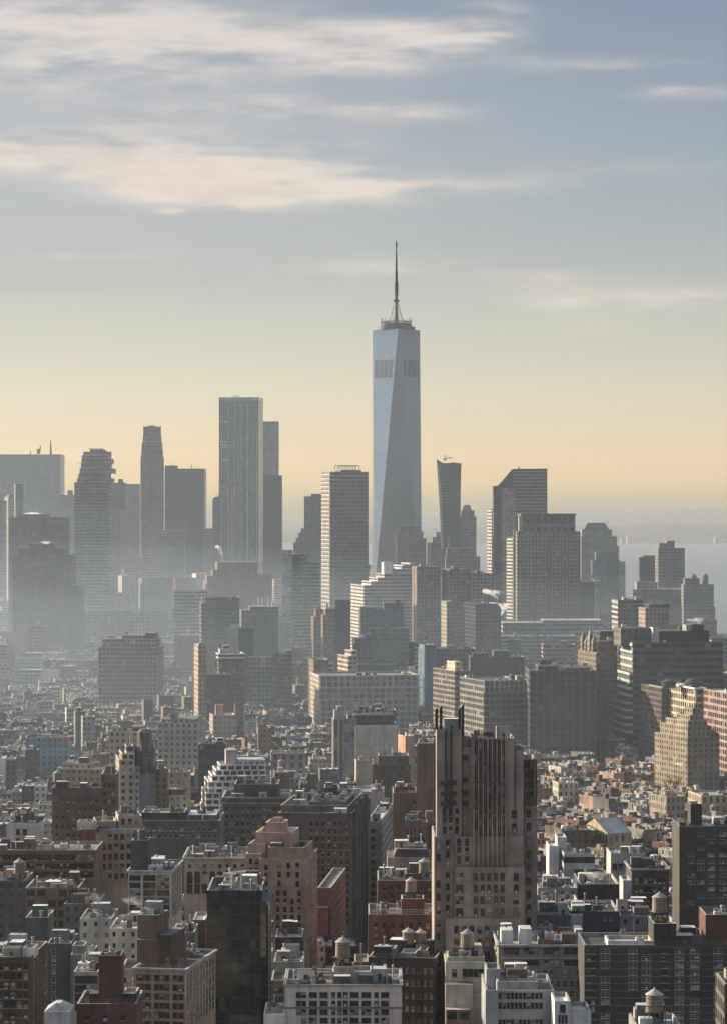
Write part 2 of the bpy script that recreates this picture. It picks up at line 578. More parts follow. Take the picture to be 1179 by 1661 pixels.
class Bld:
    """a building given by where its front stands in the view (a..b) at distance Y and where one side wall ends (side)"""
    def __init__(self, name, label, cat, Y, a, b, top, side=None, L=None, th=None, mat=None, roof='tar', bay=3.0, fh=3.5, parapet=True, short=None, win=None, group=None, base=True):
        self.Y, self.a, self.b, self.top = Y, a, b, top
        self.cat, self.short, self.bay, self.fh, self.mat = cat, short, bay, fh, mat
        self.th = th
        X0 = X(a, Y)
        ta, tb = (a - CX) / F, (b - CX) / F

        def width(t):
            c, s = math.cos(t), math.sin(t)
            return (tb * Y - X0) / (c - tb * s)

        def side_px(t, Ln):
            c, s = math.cos(t), math.sin(t)
            if side < a:
                return PX(X0 - Ln * s, Y + Ln * c)
            W = width(t)
            return PX(X0 + W * c - Ln * s, Y + W * s + Ln * c)
        if side is None:
            self.th = th or 0.0
            L = L or max(14.0, min(60.0, 0.8 * width(self.th)))
        elif th is None:
            L = L or max(14.0, min(45.0, 0.9 * abs(width(0.0))))
            lo, hi = (-0.25, 1.35) if side < a else (-1.25, 0.25)
            for _ in range(50):
                t = (lo + hi) / 2
                s = side_px(t, L)
                if (side < a and s > side) or (side > a and s > side):
                    lo = t
                else:
                    hi = t
            self.th = (lo + hi) / 2
        else:
            lo, hi = 2.0, 300.0
            inc = side > a
            for _ in range(50):
                t = (lo + hi) / 2
                s = side_px(th, t)
                if (s < side) == inc:
                    lo = t
                else:
                    hi = t
            L = L or (lo + hi) / 2
        self.W, self.L = width(self.th), L
        self.X0 = X0
        self.c, self.s = math.cos(self.th), math.sin(self.th)
        self.root = link(name, None, None, (X0, Y, 0.0), self.th)
        self.root.empty_display_size = 5.0
        tag(self.root, label, cat, group)
        self.zt = self.z(top)
        self.tops = []
        self.wins = []
        HEROES.append(self)
        self.roofkind = roof
        self.roofm = roof_mat(roof)
        if base:
            self.tier(None, None, top, mat=mat, roof=roof, parapet=parapet, ground=True)

    # local coordinates
    def u(self, px, v=0.0):
        t = (px - CX) / F
        return (t * (self.Y + v * self.c) - self.X0 + v * self.s) / (self.c - t * self.s)

    def z(self, py, v=0.0):
        return Z(py, self.Y + v * self.c)

    def world(self, u, v):
        return self.X0 + u * self.c - v * self.s, self.Y + u * self.s + v * self.c

    def part(self, name, mb, smooth=False):
        return mb.build(name, self.root, smooth)

    def tier(self, pa, pb, top, v0=0.0, v1=None, bot=None, mat=None, roof=None, parapet=True, ground=False, part='wall', bay=None, fh=None, chamfer=0.0, ph=1.0, pm=None, taper=0.0):
        mat = mat or self.mat
        u0 = 0.0 if pa is None else self.u(pa, v0)
        u1 = self.W if pb is None else self.u(pb, v0)
        v1 = self.L if v1 is None else v1
        z1 = self.z(top, v0)
        if ground:
            z0 = -1.0
        elif bot is not None:
            z0 = self.z(bot)
        else:
            z0 = self.tops[0][4] - 1.1 if self.tops else -1.0
            under = [t for t in self.tops if t[0] - .1 <= u0 and t[1] + .1 >= u1 and t[2] - .1 <= v0 and t[3] + .1 >= v1 and t[4] < z1]
            if under:
                z0 = max(t[4] for t in under) - 1.1
        if not ground:
            e = 0.07 + 0.011 * len(self.tops)
            u0, u1, v0, v1 = u0 + e, u1 - e, v0 + e, v1 - e
        if chamfer:
            k = chamfer
            p = [(u0 + k, v0), (u1 - k, v0), (u1, v0 + k), (u1, v1 - k), (u1 - k, v1), (u0 + k, v1), (u0, v1 - k), (u0, v0 + k)]
        else:
            p = [(u0, v0), (u1, v0), (u1, v1), (u0, v1)]
        rm = roof_mat(roof) if roof else self.roofm
        bay, fh = bay or self.bay, fh or self.fh
        mb = MB()
        tp = None
        if taper:
            tp = inset(p, taper)
        mb.walls(p, z0, z1, mat, bay, fh, tp)
        w = self.part(part, mb)
        q = tp or p
        rb = MB()
        if parapet and min(u1 - u0, v1 - v0) > 2.5:
            pb_ = MB()
            cop = pm or plain('stone_coping', (0.34, 0.31, 0.27), 0.8)
            inn = pb_.ring(q, z1, ph, 0.45, cop)
            self.part('parapet', pb_)
            rb.cap(inn, z1 - ph, rm)
            zr = z1 - ph
        else:
            rb.cap(q, z1, rm)
            zr = z1
        self.part('roof', rb)
        self.tops.append((u0, u1, v0, v1, z1, zr))
        return w

    def block(self, name, u0, u1, v0, v1, z0, z1, mat, mt=None, bay=3.0, fh=3.4):
        mb = MB()
        mb.box(u0, u1, v0, v1, z0, z1, mat, mt, bay, fh)
        return self.part(name, mb)

    def pblock(self, name, pa, pb, top, bot, v0, v1, mat, mt=None, bay=3.0, fh=3.4):
        vv = max(v0, 0.0)
        return self.block(name, self.u(pa, vv), self.u(pb, vv), v0, v1, self.z(bot, vv), self.z(top, vv), mat, mt or self.roofm, bay, fh)

    def band(self, name, top, bot, mat, proud=0.35, pa=None, pb=None, v0=0.0, v1=None):
        """cornice or string course round the outside of a box"""
        u0 = (0.0 if pa is None else self.u(pa)) - proud
        u1 = (self.W if pb is None else self.u(pb)) + proud
        v1 = (self.L if v1 is None else v1) + proud
        v0 -= proud
        z0, z1 = self.z(bot), self.z(top)
        mb = MB()
        q = [(u0, v0), (u1, v0), (u1, v1), (u0, v1)]
        inn = inset(q, proud - 0.02)
        mb.walls(q, z0, z1, mat)
        for zz, up in ((z1, True), (z0, False)):
            for i in range(4):
                j = (i + 1) % 4
                f = [(*q[i], zz), (*q[j], zz), (*inn[j], zz), (*inn[i], zz)]
                mb.quad(f if up else f[::-1], mat)
        return self.part(name, mb)

    def mast(self, px, top, bot, r=0.5, v=None, mat=None, part='mast'):
        v = self.L * 0.4 if v is None else v
        mb = MB()
        u = self.u(px)
        z0, z1 = self.z(bot), self.z(top)
        m = mat or plain('mast_steel', (0.10, 0.10, 0.11), 0.6)
        mb.cyl(u, v, r, r * 0.45, z0, z1, m, 8)
        return self.part(part, mb)

    def win(self, face, a, b, y0, y1, nx, ny, w, h, style='dark', v=0.0, skip=0.04):
        """nx by ny windows between the pixels a..b (front) or the shares a..b of the side's depth, rows between y0 and y1"""
        for j in range(ny):
            z = self.z(y0 + (y1 - y0) * (j + 0.5) / ny)
            for i in range(nx):
                if rnd.random() < skip:
                    continue
                sty = style + '_cooler' if w > .9 and rnd.random() < .16 else style
                f = (i + 0.5) / nx
                if face == 'F':
                    u = self.u(a) + (self.u(b) - self.u(a)) * f
                    self.wins.append((u, v, z, 0.0, w, h, sty))
                else:
                    vv = (a + (b - a) * f) * self.L
                    if face == 'R':
                        self.wins.append((self.W - v, vv, z, math.pi / 2, w, h, sty))
                    else:
                        self.wins.append((v, vv, z, -math.pi / 2, w, h, sty))

    def finish(self, clutter=0, tank=None):
        if self.wins:
            ws = sorted(self.wins, key=lambda t: (t[3] != 0.0, -t[2]))
            ws = [t for t in ws if PY(t[2], self.Y) < 1675]
            for (u, v, z, rz, w, h, st) in ws[:100]:
                o = bpy.data.objects.new('window', window_mesh(w, h, st)[0])
                o.parent = self.root
                o.location = (u, v, z)
                o.rotation_euler = (0, 0, rz)
                COL.objects.link(o)
                q = bpy.data.objects.new('pane', window_mesh(w, h, st)[2])
                q.parent = o
                COL.objects.link(q)
            if ws[100:]:
                mb = MB()
                for (u, v, z, rz, w, h, st) in ws[100:]:
                    mb.add(window_mesh(w, h, st)[1], Matrix.Translation((u, v, z)) @ Matrix.Rotation(rz, 4, 'Z'))
                o = self.part('window', mb)
                o['kind'] = 'stuff'
        if clutter:
            self.clutter(int(clutter * (2.6 if self.Y < 1500 else 1.4)))
        return self

    def fire_escape(self, pa, pb, y0, y1, v=0.0):
        """dark steel landings joined by sloping ladders on the front"""
        st = plain('fire_escape_steel', (.03, .028, .027), .6)
        u0, u1 = self.u(pa), self.u(pb)
        z0, z1 = self.z(y1), self.z(y0)
        mb = MB()
        n = max(1, int((z1 - z0) / 3.4))
        for k in range(n + 1):
            z = z0 + k * 3.4
            mb.box(u0, u1, v - 1.0, v - .02, z, z + .08, st, bottom=True)
            for zz in (.5, 1.0):
                mb.bar((u0, v - 1.0, z + zz), (u1, v - 1.0, z + zz), .03, st, 4)
            q = u0
            while q <= u1 + .01:
                mb.bar((q, v - 1.0, z), (q, v - 1.0, z + 1.0), .025, st, 4)
                q += (u1 - u0) / 5
            if k < n:
                a, b_ = (u0 + .4, u1 - .4) if k % 2 else (u1 - .4, u0 + .4)
                mb.bar((a, v - .7, z), (b_, v - .7, z + 3.4), .06, st, 4)
                mb.bar((a, v - .3, z), (b_, v - .3, z + 3.4), .06, st, 4)
        return self.part('fire_escape', mb)

    def clutter(self, n):
        """plant on the roofs: stair heads, fan units, pipes, ducts"""
        mets = [plain('galvanised_unit', (0.40, 0.40, 0.40), 0.5, 0.3), plain('grey_unit', (0.22, 0.22, 0.23), 0.7), plain('dark_unit', (0.07, 0.07, 0.075), 0.7), plain('white_unit', (0.62, 0.61, 0.58), 0.6)]
        tops = sorted(self.tops, key=lambda t: -(t[1] - t[0]) * (t[3] - t[2]))
        sizes = [(t[1] - t[0]) * (t[3] - t[2]) for t in tops]
        k = 0
        for _ in range(n * 3):
            if k >= n:
                break
            t = rnd.choices(tops, sizes)[0]
            u0, u1, v0, v1, z1, zr = t
            if u1 - u0 < 5 or v1 - v0 < 5:
                continue
            cu, cv = rnd.uniform(u0 + 2, u1 - 2), rnd.uniform(v0 + 2, v1 - 2)
            if any(o is not t and o[4] > zr + 0.5 and o[0] - 2 < cu < o[1] + 2 and o[2] - 2 < cv < o[3] + 2 for o in self.tops):
                continue
            k += 1
            typ = rnd.random() if self.Y > 1500 else rnd.random() * 1.35
            mb = MB()
            if typ > 1.22:
                h = rnd.uniform(3, 7)
                mb.cyl(cu, cv, .07, .05, zr, zr + h, mets[1], 5)
                for q in range(3):
                    mb.bar((cu - .8 + q * .1, cv, zr + h - .4 - q * .5), (cu + .8 - q * .1, cv, zr + h - .4 - q * .5), .035, mets[1], 4)
                self.part('aerial', mb)
            elif typ > 1.13:
                w = rnd.uniform(1.2, 2.6)
                w = min(w, cu - u0 - .6, u1 - cu - .6)
                mb.box(cu - w, cu + w, cv - .4, cv + .4, zr, zr + .6, plain('planter_box', (.16, .11, .08), .9))
                self.part('planter', mb)
                mb = MB()
                gr = plain('winter_shrub', (.05, .055, .03), .95)
                for q in range(26):
                    x, y, z = cu + rnd.uniform(-w, w), cv + rnd.uniform(-.4, .4), zr + .6 + rnd.uniform(0, 1.2)
                    r_ = rnd.uniform(.2, .45)
                    a = rnd.uniform(0, 3.1)
                    mb.quad([(x - r_ * math.cos(a), y - r_ * math.sin(a), z - r_ * .6), (x + r_ * math.cos(a), y + r_ * math.sin(a), z - r_ * .3), (x + r_ * .3, y + .1, z + r_)], gr)
                self.part('shrub', mb)
            elif typ > 1.0:
                a0, a1 = u0 + .5, u1 - .5
                for z in (.5, 1.0):
                    mb.bar((a0, v0 + .25, z1 + z), (a1, v0 + .25, z1 + z), .035, mets[1], 4)
                q = a0
                while q < a1:
                    mb.bar((q, v0 + .25, z1), (q, v0 + .25, z1 + 1.05), .03, mets[1], 4)
                    q += 2.2
                self.part('railing', mb)
            elif typ < 0.22:
                w, d, h = rnd.uniform(1.5, 3), rnd.uniform(1.5, 3), rnd.uniform(2.2, 4.0)
                w, d = min(w, cu - u0 - .6, u1 - cu - .6), min(d, cv - v0 - .6, v1 - cv - .6)
                mb.box(cu - w, cu + w, cv - d, cv + d, zr, zr + h, self.mat if rnd.random() < .25 else wallmat(rnd.choice(['brown', 'grey', 'pale', 'tan', 'dark_grey']), 'none'), rnd.choice([roof_mat('tar'), roof_mat('silver'), roof_mat('white')]))
                bk = self.part('bulkhead', mb)
                mb = MB()
                dx = min(.45, w * .6)
                mb.box(cu - dx, cu + dx, cv - d - .06, cv - d + .03, zr + .05, zr + 2.05, mets[2])
                mb.build('door', bk)
            elif typ < 0.62:
                w, d, h = rnd.uniform(0.6, 1.7), rnd.uniform(0.6, 1.5), rnd.uniform(0.8, 2.0)
                m = rnd.choice(mets)
                mb.box(cu - w, cu + w, cv - d, cv + d, zr + 0.3, zr + 0.3 + h, m, bottom=True)
                for ex in (-1, 1):
                    mb.box(cu + ex * w * .7 - .06, cu + ex * w * .7 + .06, cv - .06, cv + .06, zr, zr + .3, mets[2])
                fu_ = self.part('fan_unit', mb)
                mb = MB()
                mb.cyl(cu, cv, 0.5, 0.5, zr + 0.3 + h, zr + 0.55 + h, mets[2], 8)
                mb.build('fan', fu_)
            elif typ < 0.82:
                r, h = rnd.uniform(0.14, 0.3), rnd.uniform(1.5, 4.0)
                mb.cyl(cu, cv, r, r, zr, zr + h, rnd.choice(mets[:2]), 6)
                mb.cyl(cu, cv, r * 1.7, r * 1.5, zr + h, zr + h + 0.35, mets[0], 6)
                self.part('vent_pipe', mb)
            elif typ < 0.92:
                w, d, h = rnd.uniform(0.5, 0.9), rnd.uniform(0.4, 0.6), rnd.uniform(2.0, 3.2)
                mb.box(cu - w, cu + w, cv - d, cv + d, zr, zr + h, wallmat('brown', 'none'), roof_mat('tar'))
                ch = self.part('chimney', mb)
                for q in (-.5, .5):
                    mb = MB()
                    mb.cyl(cu + q * w, cv, 0.16, 0.14, zr + h, zr + h + 0.5, plain('clay_pot', (0.3, 0.15, 0.09), 0.9), 6)
                    mb.build('chimney_pot', ch)
            else:
                ln = rnd.uniform(3, min(9, u1 - u0 - 1.5))
                a = max(u0 + .7, cu - ln / 2)
                b = min(u1 - .7, a + ln)
                mb.box(a, b, cv - .35, cv + .35, zr + .35, zr + 1.05, mets[0], bottom=True)
                self.part('duct', mb)


def water_tank_proto():
    root = link('water_tank', None)
    wood = plain('tank_wood', (0.30, 0.24, 0.18), 0.85, amt=0.4)
    steel = plain('tank_steel', (0.06, 0.055, 0.05), 0.7)
    cone = plain('tank_cap', (0.36, 0.34, 0.31), 0.55, amt=0.3)
    mb = MB()
    mb.cyl(0, 0, 1.95, 1.8, 3.0, 6.7, wood, 18)
    brl = mb.build('barrel', root)
    for z in (3.3, 3.75, 4.3, 5.0, 5.8):
        mb = MB()
        r = 1.95 - 0.15 * (z - 3) / 3.7 + 0.03
        mb.cyl(0, 0, r, r, z, z + 0.09, steel, 18)
        mb.build('hoop', brl)
    mb = MB()
    mb.cyl(0, 0, 2.1, 0.0, 6.72, 8.1, cone, 18, cap=False)
    mb.cyl(0, 0, 0.22, 0.18, 7.95, 8.25, cone, 8)
    mb.build('cap', root)
    mb = MB()
    mb.box(-2.0, 2.0, -2.0, 2.0, 2.72, 2.98, steel, bottom=True)
    mb.build('platform', root)
    for ax in (-1.4, 1.4):
        for ay in (-1.4, 1.4):
            mb = MB()
            mb.box(ax - .13, ax + .13, ay - .13, ay + .13, 0, 2.72, steel)
            mb.build('leg', root)
    mb = MB()
    for s in (-1, 1):
        mb.bar((-1.4, s * 1.4, 0.2), (1.4, s * 1.4, 2.6), 0.05, steel, 4)
        mb.bar((1.4, s * 1.4, 0.2), (-1.4, s * 1.4, 2.6), 0.05, steel, 4)
        mb.bar((s * 1.4, -1.4, 0.2), (s * 1.4, 1.4, 2.6), 0.05, steel, 4)
    mb.build('brace', root)
    return root


TANK0 = water_tank_proto()
TANK_N = [0]


def copy_tree(src, parent=None):
    c = src.copy()
    COL.objects.link(c)
    c.parent = parent
    for ch in src.children:
        k = ch.copy()
        COL.objects.link(k)
        k.parent = c
        for g in ch.children:
            q = g.copy()
            COL.objects.link(q)
            q.parent = k
    return c


def tank(x, y, z, label, s=1.0):
    o = TANK0 if TANK_N[0] == 0 else copy_tree(TANK0)
    TANK_N[0] += 1
    o.location = (x, y, z)
    o.scale = (s, s, s)
    o.rotation_euler = (0, 0, rnd.uniform(0, 1.5))
    tag(o, label, 'water tank', 'water tanks on the rooftops')
    return o


def tank_on(b, px, label, topi=0, v=None, s=1.0, zt=None):
    """a tank standing on roof number topi of building b"""
    t = b.tops[topi]
    u = b.u(px)
    v = (t[2] + t[3]) / 2 if v is None else v
    x, y = b.world(u, v)
    return tank(x, y, t[5] if zt is None else zt, label, s)


def T(name, label, Y, a, b, top, col='grey', win='punched', cat='building', blind=0.12, **kw):
    m = kw.pop('mat', None) or wallmat(col, win, blind)
    return Bld(name, label, cat, Y, a, b, top, mat=m, **kw)
# ------------------------------------------------------------------ far skyline
def extrude(b, pts, v0, v1, mat, part='wall', roof=None, bay=3.0, fh=3.9):
    """an outline (photo pixels, clockwise from the lower left) given the depth v0..v1"""
    q = [(b.u(px), b.z(py)) for px, py in pts]
    zt = max(p[1] for p in q)
    mb = MB()
    uvf = lambda p: (p[0] / bay, (zt - p[1]) / fh)
    mb.quad([(p[0], v0, p[1]) for p in q][::-1], mat, [uvf(p) for p in q][::-1])
    mb.quad([(p[0], v1, p[1]) for p in q], mat, [uvf(p) for p in q])
    rm = roof or b.roofm
    n = len(q)
    for i in range(n):
        p, r = q[i], q[(i + 1) % n]
        steep = abs(r[0] - p[0]) < 0.35 * abs(r[1] - p[1])
        if p[1] < 0 and r[1] < 0:
            continue
        nb = (v1 - v0) / bay
        mb.quad([(p[0], v0, p[1]), (r[0], v0, r[1]), (r[0], v1, r[1]), (p[0], v1, p[1])], mat if steep else rm,
                [(0, (zt - p[1]) / fh), (0, (zt - r[1]) / fh), (nb, (zt - r[1]) / fh), (nb, (zt - p[1]) / fh)])
    return b.part(part, mb)


STEEL = plain('dark_steel', (0.06, 0.06, 0.065), 0.55)
SOFTM = dict(parapet=False, fh=3.9, bay=3.0, roof='gravel')

# --- the tallest tower: square foot, top square turned by 45 degrees
def tallest():
    b = Bld('glass_skyscraper', 'tallest glass skyscraper with tapering triangular faces and a tall spire', 'skyscraper', 4100, 607, 684, 1030, side=604, th=R(4), base=False,
            L=64.7, short='the spired glass skyscraper')
    W = b.W
    b.L = W
    zt, zb = b.z(533), 57.0
    gm, Tn, bs = new_mat('mirror_glass')
    uv = Tn.new('ShaderNodeUVMap')
    s = Tn.sep(uv.outputs[0])
    l1 = Tn.math('LESS_THAN', Tn.math('FRACT', s[1]), 0.12)
    l2 = Tn.math('LESS_THAN', Tn.math('FRACT', s[0]), 0.10)
    wn = Tn.new('ShaderNodeTexWhiteNoise', noise_dimensions='3D')
    Tn.l.new(Tn.comb(Tn.math('FLOOR', s[0]), Tn.math('FLOOR', s[1]), 0.0), wn.inputs['Vector'])
    k = Tn.math('ADD', 0.9, Tn.math('MULTIPLY', wn.outputs['Value'], 0.2))
    base = Tn.scale((0.23, 0.255, 0.28), k)
    Tn.l.new(Tn.mix(Tn.math('MAXIMUM', l1, Tn.math('MULTIPLY', l2, 0.5)), base, (0.2, 0.21, 0.22)), bs.inputs['Base Color'])
    bs.inputs['Metallic'].default_value = 0.75
    Tn.l.new(Tn.math('ADD', 0.10, Tn.math('MULTIPLY', wn.outputs['Value'], 0.06)), bs.inputs['Roughness'])
    base_pts = [(0, 0), (W, 0), (W, W), (0, W)]
    top_pts = [(W / 2, 0), (W, W / 2), (W / 2, W), (0, W / 2)]
    for i in range(4):
        j = (i + 1) % 4
        p, q, t, t2 = base_pts[i], base_pts[j], top_pts[i], top_pts[j]
        n, f = 20, (zt - zb) / 4.0
        mb = MB()
        mb.quad([(*p, zb), (*q, zb), (*t, zt)], gm, [(0, f), (n, f), (n / 2, 0)])
        mb.build('wall', b.root)
        mb = MB()
        mb.quad([(*q, zb), (*t2, zt), (*t, zt)], gm, [(n / 2, f), (n, 0), (0, 0)])
        mb.build('wall', b.root)
    mb = MB()
    mb.prism(base_pts, -1, zb - 0.02, glassmat('podium_glass', (0.2, 0.22, 0.24), (0.3, 0.3, 0.3)))
    mb.build('podium', b.root)
    mb = MB()
    mb.cap(top_pts, zt - 0.5, roof_mat('gravel'))
    mb.build('roof', b.root)
    # louvred plant floors on each of the four slanting faces
    lv = facade('louvre_floor', (0.022, 0.028, 0.038), glass=(0.02, 0.025, 0.033), w=0.4, h=1.2, rough=0.25, wrough=0.3, metal=0.6, spec=0.8)
    z0, z1 = b.z(612), b.z(583)
    for i in range(4):
        j = (i + 1) % 4
        q, t, t2 = Vector((*base_pts[j], zb)), Vector((*top_pts[i], zt)), Vector((*top_pts[j], zt))
        nrm = (t2 - q).cross(t - q).normalized()
        if nrm.dot(Vector((q.x - W / 2, q.y - W / 2, 0))) < 0:
            nrm = -nrm
        def at(z, f):
            k = (z - zb) / (zt - zb)
            a, c = q.lerp(t, k), q.lerp(t2, k)
            return tuple(a.lerp(c, f) + nrm * 0.15)
        mb = MB()
        for f0, f1 in ((.10, .27), (.32, .49), (.53, .70), (.74, .90)):
            mb.quad([at(z0, f0), at(z0, f1), at(z1, f1), at(z1, f0)], lv, [(0, 1), (4, 1), (4, 0), (0, 0)])
        mb.build('louvre', b.root)
    # crown ring, mast and stays
    cx = cyy = W / 2
    px = F / 4100.0
    r = lambda w: w / px
    zz = b.z
    mb = MB()
    mb.cyl(cx, cyy, r(31), r(31), zt - 0.4, zz(528), STEEL, 40)
    mb.build('crown_base', b.root)
    mb = MB()
    mb.cyl(cx, cyy, r(24), r(24), zz(528), zz(522), plain('crown_louvre', (0.15, 0.15, 0.16), .6), 40)
    mb.build('plant_room', b.root)
    mb = MB()
    for (za, zb2) in ((520.5, 518.8), (525.5, 524.3)):
        n = 40
        for k in range(n):
            a0, a1 = 2 * math.pi * k / n, 2 * math.pi * (k + 1) / n
            ro, ri = r(26), r(23.5)
            P = lambda a, q, z: (cx + q * math.cos(a), cyy + q * math.sin(a), zz(z))
            mb.quad([P(a0, ro, za), P(a1, ro, za), P(a1, ro, zb2), P(a0, ro, zb2)], STEEL)
            mb.quad([P(a0, ro, zb2), P(a1, ro, zb2), P(a1, ri, zb2), P(a0, ri, zb2)], STEEL)
            mb.quad([P(a1, ri, za), P(a0, ri, za), P(a0, ri, zb2), P(a1, ri, zb2)], STEEL)
    for k in range(20):
        a = 2 * math.pi * k / 20
        x, y = cx + r(24.6) * math.cos(a), cyy + r(24.6) * math.sin(a)
        mb.bar((x, y, zz(528)), (x, y, zz(515.5 - 2.5 * (k % 3 == 0))), 0.35, STEEL, 5)
    mb.build('antenna_ring', b.root)
    prof = [(533, 2.5), (512, 2.5), (504, 2.2), (487.5, 1.7), (487, 3.6), (483, 3.9), (482.6, 1.9), (478, 2.2), (470, 2.6), (458, 2.5), (454, 2.0), (453.6, 2.8), (453, 2.8), (452.8, 1.8),
            (440, 1.7), (439.7, 2.4), (438.8, 2.4), (438.5, 1.5), (425, 1.3), (424.7, 2.0), (424, 2.0), (423.7, 1.2), (409, 1.1), (408.6, 1.6), (408, 1.6), (407.7, .75), (398, .7), (395, 1.3), (391, 1.2), (389, .7), (383, .1)]
    mb = MB()
    for (ya, ra), (yb, rb) in zip(prof, prof[1:]):
        mb.cyl(cx, cyy, r(ra * 1.25), r(rb * 1.25), zz(ya), zz(yb), STEEL, 10)
    mb.build('spire', b.root)
    for k in range(8):
        a = 2 * math.pi * (k // 2) / 4 + (0.11 if k % 2 else -0.11) + 0.35
        mb = MB()
        mb.bar((cx + r(11.5) * math.cos(a), cyy + r(11.5) * math.sin(a), zz(519)), (cx + r(2.8) * math.cos(a), cyy + r(2.8) * math.sin(a), zz(486)), 0.28, STEEL, 5)
        mb.build('stay', b.root)


tallest()

FARG = dict(line=0.0)
f_slab = facade('pale_slab_grid', (0.22, 0.22, 0.22), glass=(0.06, 0.065, 0.07), w=0.55, h=0.6, blind=0.0)
f_dark = facade('dark_slab', (0.045, 0.048, 0.052), glass=(0.03, 0.033, 0.037), w=0.7, h=0.5, blind=0.0)
f_grey = facade('grey_tower', (0.17, 0.17, 0.175), glass=(0.05, 0.055, 0.06), w=0.5, h=0.6, blind=0.0)
f_stone = facade('stone_tower', (0.26, 0.235, 0.205), glass=(0.05, 0.05, 0.05), w=0.42, h=0.55, blind=0.02)
f_ribs = facade('ribbed_tower', (0.14, 0.14, 0.14), glass=(0.05, 0.055, 0.06), w=0.5, h=1.2, blind=0.0)
f_conc = facade('hazy_concrete', (0.15, 0.135, 0.125), glass=(0.07, 0.065, 0.06), w=0.5, h=0.45, blind=0.02)
f_stripe = facade('striped_tower', (0.40, 0.37, 0.34), glass=(0.06, 0.06, 0.065), w=1.2, h=0.55, blind=0.0)
f_teal = glassmat('teal_glass', (0.10, 0.14, 0.15), (0.13, 0.15, 0.16))
f_blue = glassmat('blue_glass', (0.10, 0.13, 0.16), (0.12, 0.13, 0.14))
f_pale = glassmat('pale_glass', (0.30, 0.34, 0.35), (0.30, 0.32, 0.32))
f_res = facade('residential_tower', (0.33, 0.33, 0.33), glass=(0.055, 0.06, 0.065), w=0.75, h=0.55, blind=0.04)

# left group
b = T('office_tower', 'broad pale slab tower with a dark antenna mast on its roof', 5000, -60, 98.5, 737, mat=f_slab, cat='skyscraper', th=R(-1), short='the broad pale slab', **SOFTM)
b.mast(80, 717, 737, 2.2); b.mast(80, 711, 717, 0.8)
b.pblock('aerial_frame', 60.5, 65.5, 728, 736, 10, 15, STEEL); b.mast(63, 722, 728, 1.4); b.mast(47, 731, 737, 1.2)
b.finish()
b = T('office_tower', 'slim dark tower in front of the broad pale slab', 4200, 25.5, 38, 785, mat=f_grey, cat='skyscraper', side=24, L=14, **SOFTM).finish()
b = T('apartment_tower', 'pale sunlit tower with open frame on top beside the slim dark tower', 4000, 14, 23.5, 806, mat=f_stone, cat='skyscraper', side=8, L=14, **SOFTM)
b.tier(15, 23, 802, 2, 9, parapet=False); b.finish()
b = T('apartment_tower', 'grey tower cut by the left edge of the photo', 3900, -40, 7, 812, mat=f_grey, cat='skyscraper', **SOFTM)
b.tier(-40, 0, 803, 3, 20, parapet=False); b.finish()
b = T('office_tower', 'lower grey block between the pale slab and the stacked balcony tower', 5000, 98, 121, 803, mat=f_grey, cat='building', **SOFTM)
b.tier(110, 118, 795, 4, 15, parapet=False); b.finish()
# staggered balcony tower
b = T('apartment_tower', 'slender tower of staggered glass boxes with jutting balconies', 3500, 121, 177, 782, mat=f_res, cat='skyscraper', th=R(-3), L=36, short='the staggered balcony tower', **SOFTM)
zz = [782, 776, 768, 760, 752, 744, 738, 732.5, 729]
lf = [124.5, 125.5, 127.5, 129.5, 131.5, 132.5, 133.5, 135.5, 146]
rt = [179, 182, 176, 184, 177, 181, 176, 177, 168]
for i in range(1, len(zz)):
    b.tier(lf[i], rt[i], zz[i], 0.4 + (i % 3) * 1.3, 30 - (i % 2) * 3, bot=zz[i - 1], parapet=False, part='stacked_storeys')
mbb = plain('pale_slab_edge', (0.4, 0.4, 0.39), 0.7)
rr = random.Random(4)
for i in range(46):
    y = 740 + i * 5.2
    a = rr.uniform(122, 160)
    o = b.pblock('balcony', a, min(a + rr.uniform(8, 22), 181 if y < 782 else 177), y, y + 0.8, -1.6, 0.3, mbb)
b.pblock('roof_rig', 145, 168, 727.5, 728.7, 6, 9, STEEL)
b.finish()
b = T('office_tower', 'dark flat tower behind the staggered balcony tower with a roof chimney', 4600, 170, 204, 783, mat=f_dark, cat='skyscraper', **SOFTM)
b.tier(192, 200, 777, 5, 12, parapet=False); b.finish()
b = T('office_tower', 'pale stone tower beside the pinnacled limestone tower', 4500, 203, 231, 785, mat=f_stone, cat='skyscraper', th=R(4), **SOFTM)
b.finish()
b = T('office_tower', 'stepped stone shoulder block below the pale stone tower', 4300, 196, 232, 828, mat=f_stone, cat='building', **SOFTM).finish()
# pinnacled limestone tower
b = T('limestone_tower', 'tall slim limestone tower with stepped crown above the hazy rooftops', 4000, 228.5, 266.5, 741, mat=f_stone, cat='skyscraper', th=R(5), side=None, L=32, short='the slim limestone tower', **SOFTM)
b.tier(229.6, 265, 728, 1.0, 31, parapet=False, part='setback'); b.tier(230.5, 264, 717, 2.0, 30, parapet=False, part='setback')
b.tier(232, 262.5, 706, 3, 28, parapet=False, part='setback'); b.tier(233, 261.5, 692, 4, 27, parapet=True, part='crown')
for p in (233.6, 240, 247, 254, 260.8):
    b.pblock('pinnacle', p - .7, p + .7, 690.5, 706, 3.2, 5.2, f_stone)
b.pblock('plant_room', 242, 251, 690, 694, 9, 18, f_grey)
b.finish()
b = T('office_tower', 'lower flank building at the foot of the slim limestone tower', 3900, 212, 232, 905, mat=f_stone, **SOFTM).finish()
